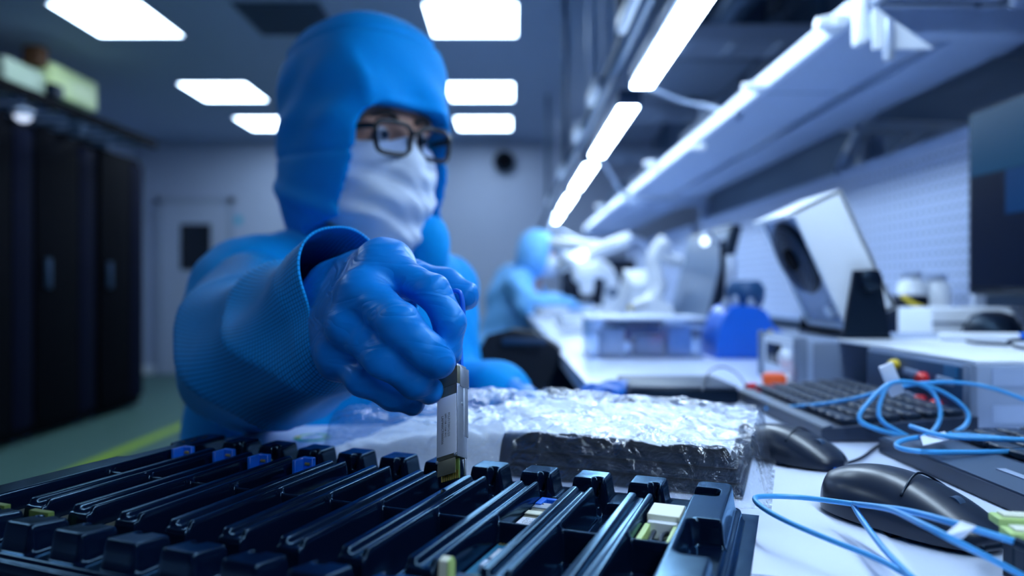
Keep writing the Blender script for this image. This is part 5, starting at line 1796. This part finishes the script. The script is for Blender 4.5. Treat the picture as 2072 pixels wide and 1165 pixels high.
def f_lg(p):
    d = ellip(p, (0.150, 0.965, TABLE + 0.012), (0.030, 0.028, 0.012))
    for i, (a, r_) in enumerate(((2.6, 0.045), (3.1, 0.05), (3.7, 0.046), (4.3, 0.042), (5.6, 0.04))):
        d = smin(d, roundcone(p, (0.150, 0.965, TABLE + 0.012), (0.150 + r_ * math.cos(a), 0.965 + r_ * math.sin(a), TABLE + 0.010), 0.011, 0.009), 0.006)
    return d + 0.0014 * np.sin(p @ np.array([190., 110., 300.]))


sdf_obj('glove', f_lg, (0.085, 0.90, TABLE), (0.215, 1.02, TABLE + 0.045), 0.0026, mat('loose_glove', (0.004, 0.13, 0.55), 0.45), t)
t = thing('test_clip', 'red test clips with leads beside the flat black case', 'clip', (0.31, 0.94, TABLE))
MB().box(PT(1555, 795, 0.012), (0.030, 0.020, 0.018), ez(0.4), 0.005).build('clip_body', red_m, t)
MB().box(PT(1520, 785, 0.012), (0.022, 0.012, 0.014), ez(0.7), 0.004).build('jaw', red_m, t)
t = thing('orange_tool', 'orange plastic cap lying beside the grey test instrument', 'cap', (0.36, 1.0, TABLE))
MB().box(PT(1566, 768, 0.012), (0.034, 0.026, 0.020), ez(-0.2), 0.006).build('cap_body', orange_m, t)
MB().box(PT(1600, 768, 0.012), (0.022, 0.024, 0.018), ez(-0.2), 0.005).build('cap_end', white_pl, t)
cable('thin_lead', 'thin dark lead curving over the flat black case', [PT(1420, 795, 0.03), PT(1435, 752, 0.03), PT(1462, 742, 0.035), PT(1490, 755, 0.03), PT(1510, 780, 0.02)], 0.0012, black_pl)

t = thing('clear_box', 'clear plastic storage box on the bench before the microscopes', 'box', (0.30, 1.58, TABLE))
bx0, bx1, by0, by1, bh = 0.165, 0.408, 1.51, 1.66, 0.082
for lo, hi, nm in (((bx0, by0, 0.001), (bx1, by0 + 0.003, bh), 'front_wall'), ((bx0, by1 - 0.003, 0.001), (bx1, by1, bh), 'rear_wall'), ((bx0, by0, 0.001), (bx0 + 0.003, by1, bh), 'side_wall'), ((bx1 - 0.003, by0, 0.001), (bx1, by1, bh), 'side_wall'), ((bx0, by0, 0.001), (bx1, by1, 0.004), 'base')):
    MB().box2(Vector(lo) + Vector((0, 0, TABLE)), Vector(hi) + Vector((0, 0, TABLE))).build(nm, clear_pl, t, 0)
MB().box2((bx0 - 0.005, by0 - 0.005, TABLE + bh), (bx1 + 0.005, by1 + 0.005, TABLE + bh + 0.006), 0.002).build('lid', mat('frosted_lid', (0.55, 0.64, 0.82), 0.4), t)
for k, (x, y, sx, sy, sz, m, lab) in enumerate(((0.22, 1.585, 0.05, 0.08, 0.055, white_pl, 'white carton inside the clear plastic box'), (0.30, 1.585, 0.06, 0.08, 0.04, light_grey, 'grey carton inside the clear plastic box'), (0.365, 1.585, 0.05, 0.08, 0.06, mat('pale_blue_card', (0.25, 0.5, 0.85), 0.5), 'light blue carton inside the clear plastic box'))):
    t = thing('small_carton', lab, 'carton', (x, y, TABLE + 0.004), 0, 'cartons in the clear box')
    MB().box((x, y, TABLE + 0.0045 + sz / 2), (sx, sy, sz), None, 0.002).build('body', m, t)
    MB().box((x, y, TABLE + 0.0045 + sz + 0.0005), (sx * 0.9, 0.012, 0.0008)).build('tape', beige, t)

# blue soldering-tip station with yellow mark
t = thing('soldering_stand', 'royal blue soldering stand with a yellow mark', 'soldering stand', (0.515, 1.56, TABLE))
pts = [(-0.085, 0.0), (-0.080, 0.055), (-0.055, 0.105), (-0.02, 0.112), (0.02, 0.100), (0.045, 0.062), (0.110, 0.045), (0.125, 0.020), (0.125, 0.0)]
MB().slab([(0.515 + a, 1.50, TABLE + 0.001 + b) for a, b in [(p[0], p[1]) for p in [(q.x, q.y) for q in spline([Vector((a, b, 0)) for a, b in pts], 5)]]], (0, 0.12, 0)).build('body', blue_pl, t, 35)
MB().slab([(0.522, 1.4985, TABLE + 0.030), (0.530, 1.4985, TABLE + 0.048), (0.545, 1.4985, TABLE + 0.064), (0.551, 1.4985, TABLE + 0.058), (0.545, 1.4985, TABLE + 0.040), (0.530, 1.4985, TABLE + 0.028)], (0, 0.003, 0)).build('yellow_mark', yellow_m, t, 0)
for k, (dx, dz) in enumerate(((-0.055, 0.108), (-0.03, 0.114), (-0.002, 0.108), (0.01, 0.106))):
    MB().lathe([(0.009, 0), (0.009, 0.012), (0.005, 0.024)], (0.515 + dx, 1.53 + 0.015 * (k % 2), TABLE + dz - 0.004), (0, 0, 1), 14).build('tip_holder', alu, t)
MB().lathe([(0.030, 0), (0.040, 0.02), (0.042, 0.045), (0.03, 0.062)], (0.515, 1.57, TABLE + 0.104), (0, 0, 1), 22).build('sponge_cup', mat('dark_blue_cup', (0.006, 0.06, 0.17), 0.5), t)

# ------------------------------------------------------------------ second monitor, arm, far ionizer, microscopes
t = thing('monitor', 'tilted dark monitor on the bench beyond the clear plastic box', 'monitor', (0.60, 2.3, TABLE))
MT = Matrix.Rotation(R(14), 3, 'Y')
mc = Vector((0.605, 2.27, 1.035))
MB().box(mc, (0.03, 0.50, 0.30), MT, 0.006).build('bezel', black_pl, t)
MB().box(mc + MT @ Vector((-0.0165, 0, 0)), (0.002, 0.47, 0.27), MT).build('screen', mat('screen_grey', (0.10, 0.16, 0.27), 0.3), t)
MB().box((0.66, 2.27, TABLE + 0.08), (0.03, 0.06, 0.16), None, 0.005).build('stand_post', black_pl, t)
MB().box((0.63, 2.27, TABLE + 0.006), (0.20, 0.22, 0.012), None, 0.004).build('stand_base', black_pl, t)
q = P(1426, 488, 2.02)
t = thing('ring_lamp', 'small glowing lamp head above the tilted monitor', 'lamp', q)
MB().lathe([(0.008, -0.010), (0.012, -0.004), (0.012, 0.006), (0.007, 0.010)], q, (-0.3, -0.9, -0.2), 20).build('head', mat('lamp_white', (0.85, 0.9, 1), 0.4, emit=(0.75, 0.87, 1), power=2.2), t)
MB().tube([q + Vector((0, 0.015, 0)), q + Vector((0.03, 0.06, 0.03)), q + Vector((0.08, 0.1, -0.05)), Vector((q.x + 0.10, q.y + 0.12, TABLE))], 0.006, 8).build('gooseneck', alu, t, 180)
t = thing('solder_iron_holder', 'upright black pole beside the tilted monitor', 'pole', P(1462, 660, 1.95))
a = P(1462, 640, 1.95)
MB().cyl((a.x, a.y, TABLE), (a.x, a.y, 1.13), 0.007, n=12).build('pole', black_pl, t)
MB().lathe([(0.04, 0), (0.04, 0.01), (0.01, 0.015)], (a.x, a.y, TABLE), (0, 0, 1), 20).build('base', black_pl, t)
MB().box((a.x + 0.02, a.y, 1.02), (0.03, 0.04, 0.14), None, 0.01).build('holder', alu, t)

t = thing('articulated_arm', 'white articulated microscope arm before the tilted monitor', 'arm', (0.44, 2.4, TABLE))
AP = [(0.46, 2.4, TABLE + 0.10), (0.49, 2.4, 1.0), (0.475, 2.4, 1.10), (0.52, 2.4, 1.16)]
MB().tube(AP, [0.034, 0.026, 0.024, 0.028], 12).build('column', white_pl, t, 180)
MB().slab([(0.37, 2.33, TABLE), (0.55, 2.33, TABLE), (0.52, 2.33, TABLE + 0.10), (0.42, 2.33, TABLE + 0.12)], (0, 0.14, 0)).build('foot', white_pl, t, 20)
MB().tube([(0.48, 2.4, 1.12), (0.53, 2.42, 1.10), (0.575, 2.44, 1.09)], 0.024, 10).build('branch', white_pl, t, 180)

ionizer('small white ionizer fan tilted on a stand near the distant microscope', (0.455, 2.55, TABLE), 0.98, R(38), 'white ionizer fans', False, R(-75))


def microscope(label, x, y, s, group):
    t = thing('microscope', label, 'microscope', (x, y, TABLE), 0, group)

    def q(a, b, c):
        return Vector((x + a * s, y + b * s, TABLE + c * s))
    MB().box(q(0, 0, 0.015), (0.22 * s, 0.20 * s, 0.03 * s), None, 0.008).build('base', white_pl, t)
    MB().tube([q(0.09, 0, 0.03), q(0.10, 0, 0.12), q(0.09, 0, 0.20), q(0.03, 0, 0.235)], [0.030 * s, 0.026 * s, 0.028 * s, 0.03 * s], 12).build('column', white_pl, t, 180)
    MB().box(q(-0.02, 0, 0.225), (0.13 * s, 0.10 * s, 0.08 * s), Matrix.Rotation(R(-12), 3, 'Y'), 0.02, 3).build('head', white_pl, t)
    for b in (-0.03, 0.03):
        MB().lathe([(0.020 * s, 0), (0.018 * s, 0.06 * s), (0.023 * s, 0.062 * s), (0.022 * s, 0.09 * s)], q(-0.06, b, 0.25), Vector((-0.75, 0, 0.55)), 16).build('eyepiece', navy_pl if b > 0 else white_pl, t)
    MB().lathe([(0.034 * s, 0), (0.036 * s, 0.03 * s), (0.026 * s, 0.07 * s)], q(-0.02, 0, 0.19), (0, 0, -1), 18).build('objective', white_pl, t)
    for sd in (-1, 1):
        MB().lathe([(0.022 * s, 0), (0.022 * s, 0.02 * s)], q(0.095, sd * 0.03, 0.13), (0, sd, 0), 18).build('focus_knob', alu_dark, t)
    MB().box(q(-0.03, 0, 0.034), (0.10 * s, 0.10 * s, 0.008 * s), None, 0.002).build('stage', mat('stage_blue', (0.05, 0.25, 0.6), 0.4), t)


microscope('white stereo microscope used by the distant person', 0.46, 4.25, 1.25, 'white microscopes')
microscope('white stereo microscope nearer than the one the distant person uses', 0.36, 3.25, 1.0, 'white microscopes')
# LED magnifier bar over the distant microscope
t = thing('magnifier_lamp', 'long white lamp arm slanting above the distant microscopes', 'lamp', (0.5, 3.5, TABLE))
a, b = P(1132, 540, 3.4), P(1272, 482, 3.1)
MB().tube([a, (a + b) / 2, b], 0.030, 10, 2).build('bar', white_pl, t, 180)
c = P(1172, 517, 3.28)
MB().lathe([(0.02, -0.03), (0.026, 0), (0.02, 0.03)], c + Vector((0, -0.03, 0)), (0.8, -0.3, 0.4), 18).build('bright_head', mat('lamp_white', (0.85, 0.9, 1), 0.4), t)
MB().tube([P(1120, 492, 3.9), P(1170, 497, 3.6), P(1210, 500, 3.3)], 0.032, 10).build('arm', white_pl, t, 180)
MB().tube([b, b + Vector((0.10, 0.1, -0.05)), Vector((b.x + 0.14, b.y + 0.14, TABLE))], 0.015, 10).build('post', alu, t, 180)
t = thing('monitor', 'dark far monitor behind the distant microscopes', 'monitor', (0.60, 4.95, TABLE))
MB().box((0.60, 4.95, TABLE + 0.20), (0.52, 0.03, 0.30), None, 0.008).build('bezel', black_pl, t)
MB().box((0.60, 4.934, TABLE + 0.20), (0.49, 0.003, 0.27)).build('screen', screen_m, t, 0)
MB().box((0.60, 4.97, TABLE + 0.06), (0.08, 0.03, 0.12)).build('stand_post', black_pl, t, 0)
MB().box((0.60, 4.97, TABLE + 0.006), (0.24, 0.18, 0.012), None, 0.004).build('stand_base', black_pl, t)
t = thing('storage_bin', 'dark low storage bin behind the clear plastic box', 'bin', (0.40, 2.05, TABLE))
MB().box2((0.28, 1.98, TABLE + 0.001), (0.42, 2.2, TABLE + 0.055), 0.006).build('body', navy_pl, t)
MB().box2((0.275, 1.975, TABLE + 0.05), (0.425, 2.205, TABLE + 0.06), 0.003).build('rim', black_pl, t)
t = thing('handheld_driver', 'white handheld driver with a yellow tip lying on the dark bin', 'tool', (0.34, 2.0, TABLE + 0.06))
MB().tube([P(1278, 622, 2.1), P(1300, 612, 2.1), P(1318, 608, 2.1)], [0.012, 0.014, 0.013], 10).build('grip', white_pl, t, 180)
MB().cyl(P(1278, 622, 2.1), P(1272, 626, 2.1), 0.011, 0.006, 12).build('tip', yellow_m, t)
for k, (x, y, s) in enumerate(((0.22, 2.35, 0.07), (0.24, 2.75, 0.08), (0.20, 3.6, 0.09))):
    o_ = thing('parts_box', ('nearest', 'middle', 'farthest')[k] + ' white parts box along the front edge of the bench', 'box', (x, y, TABLE), 0, 'white parts boxes')
    MB().box((x, y, TABLE + s * 0.3), (s * 1.6, s * 1.4, s * 0.6), ez(0.15 * k), 0.004).build('body', white_pl, o_)
    MB().box((x, y, TABLE + s * 0.62), (s * 1.65, s * 1.45, s * 0.06), ez(0.15 * k), 0.002).build('lid', cable_w, o_)
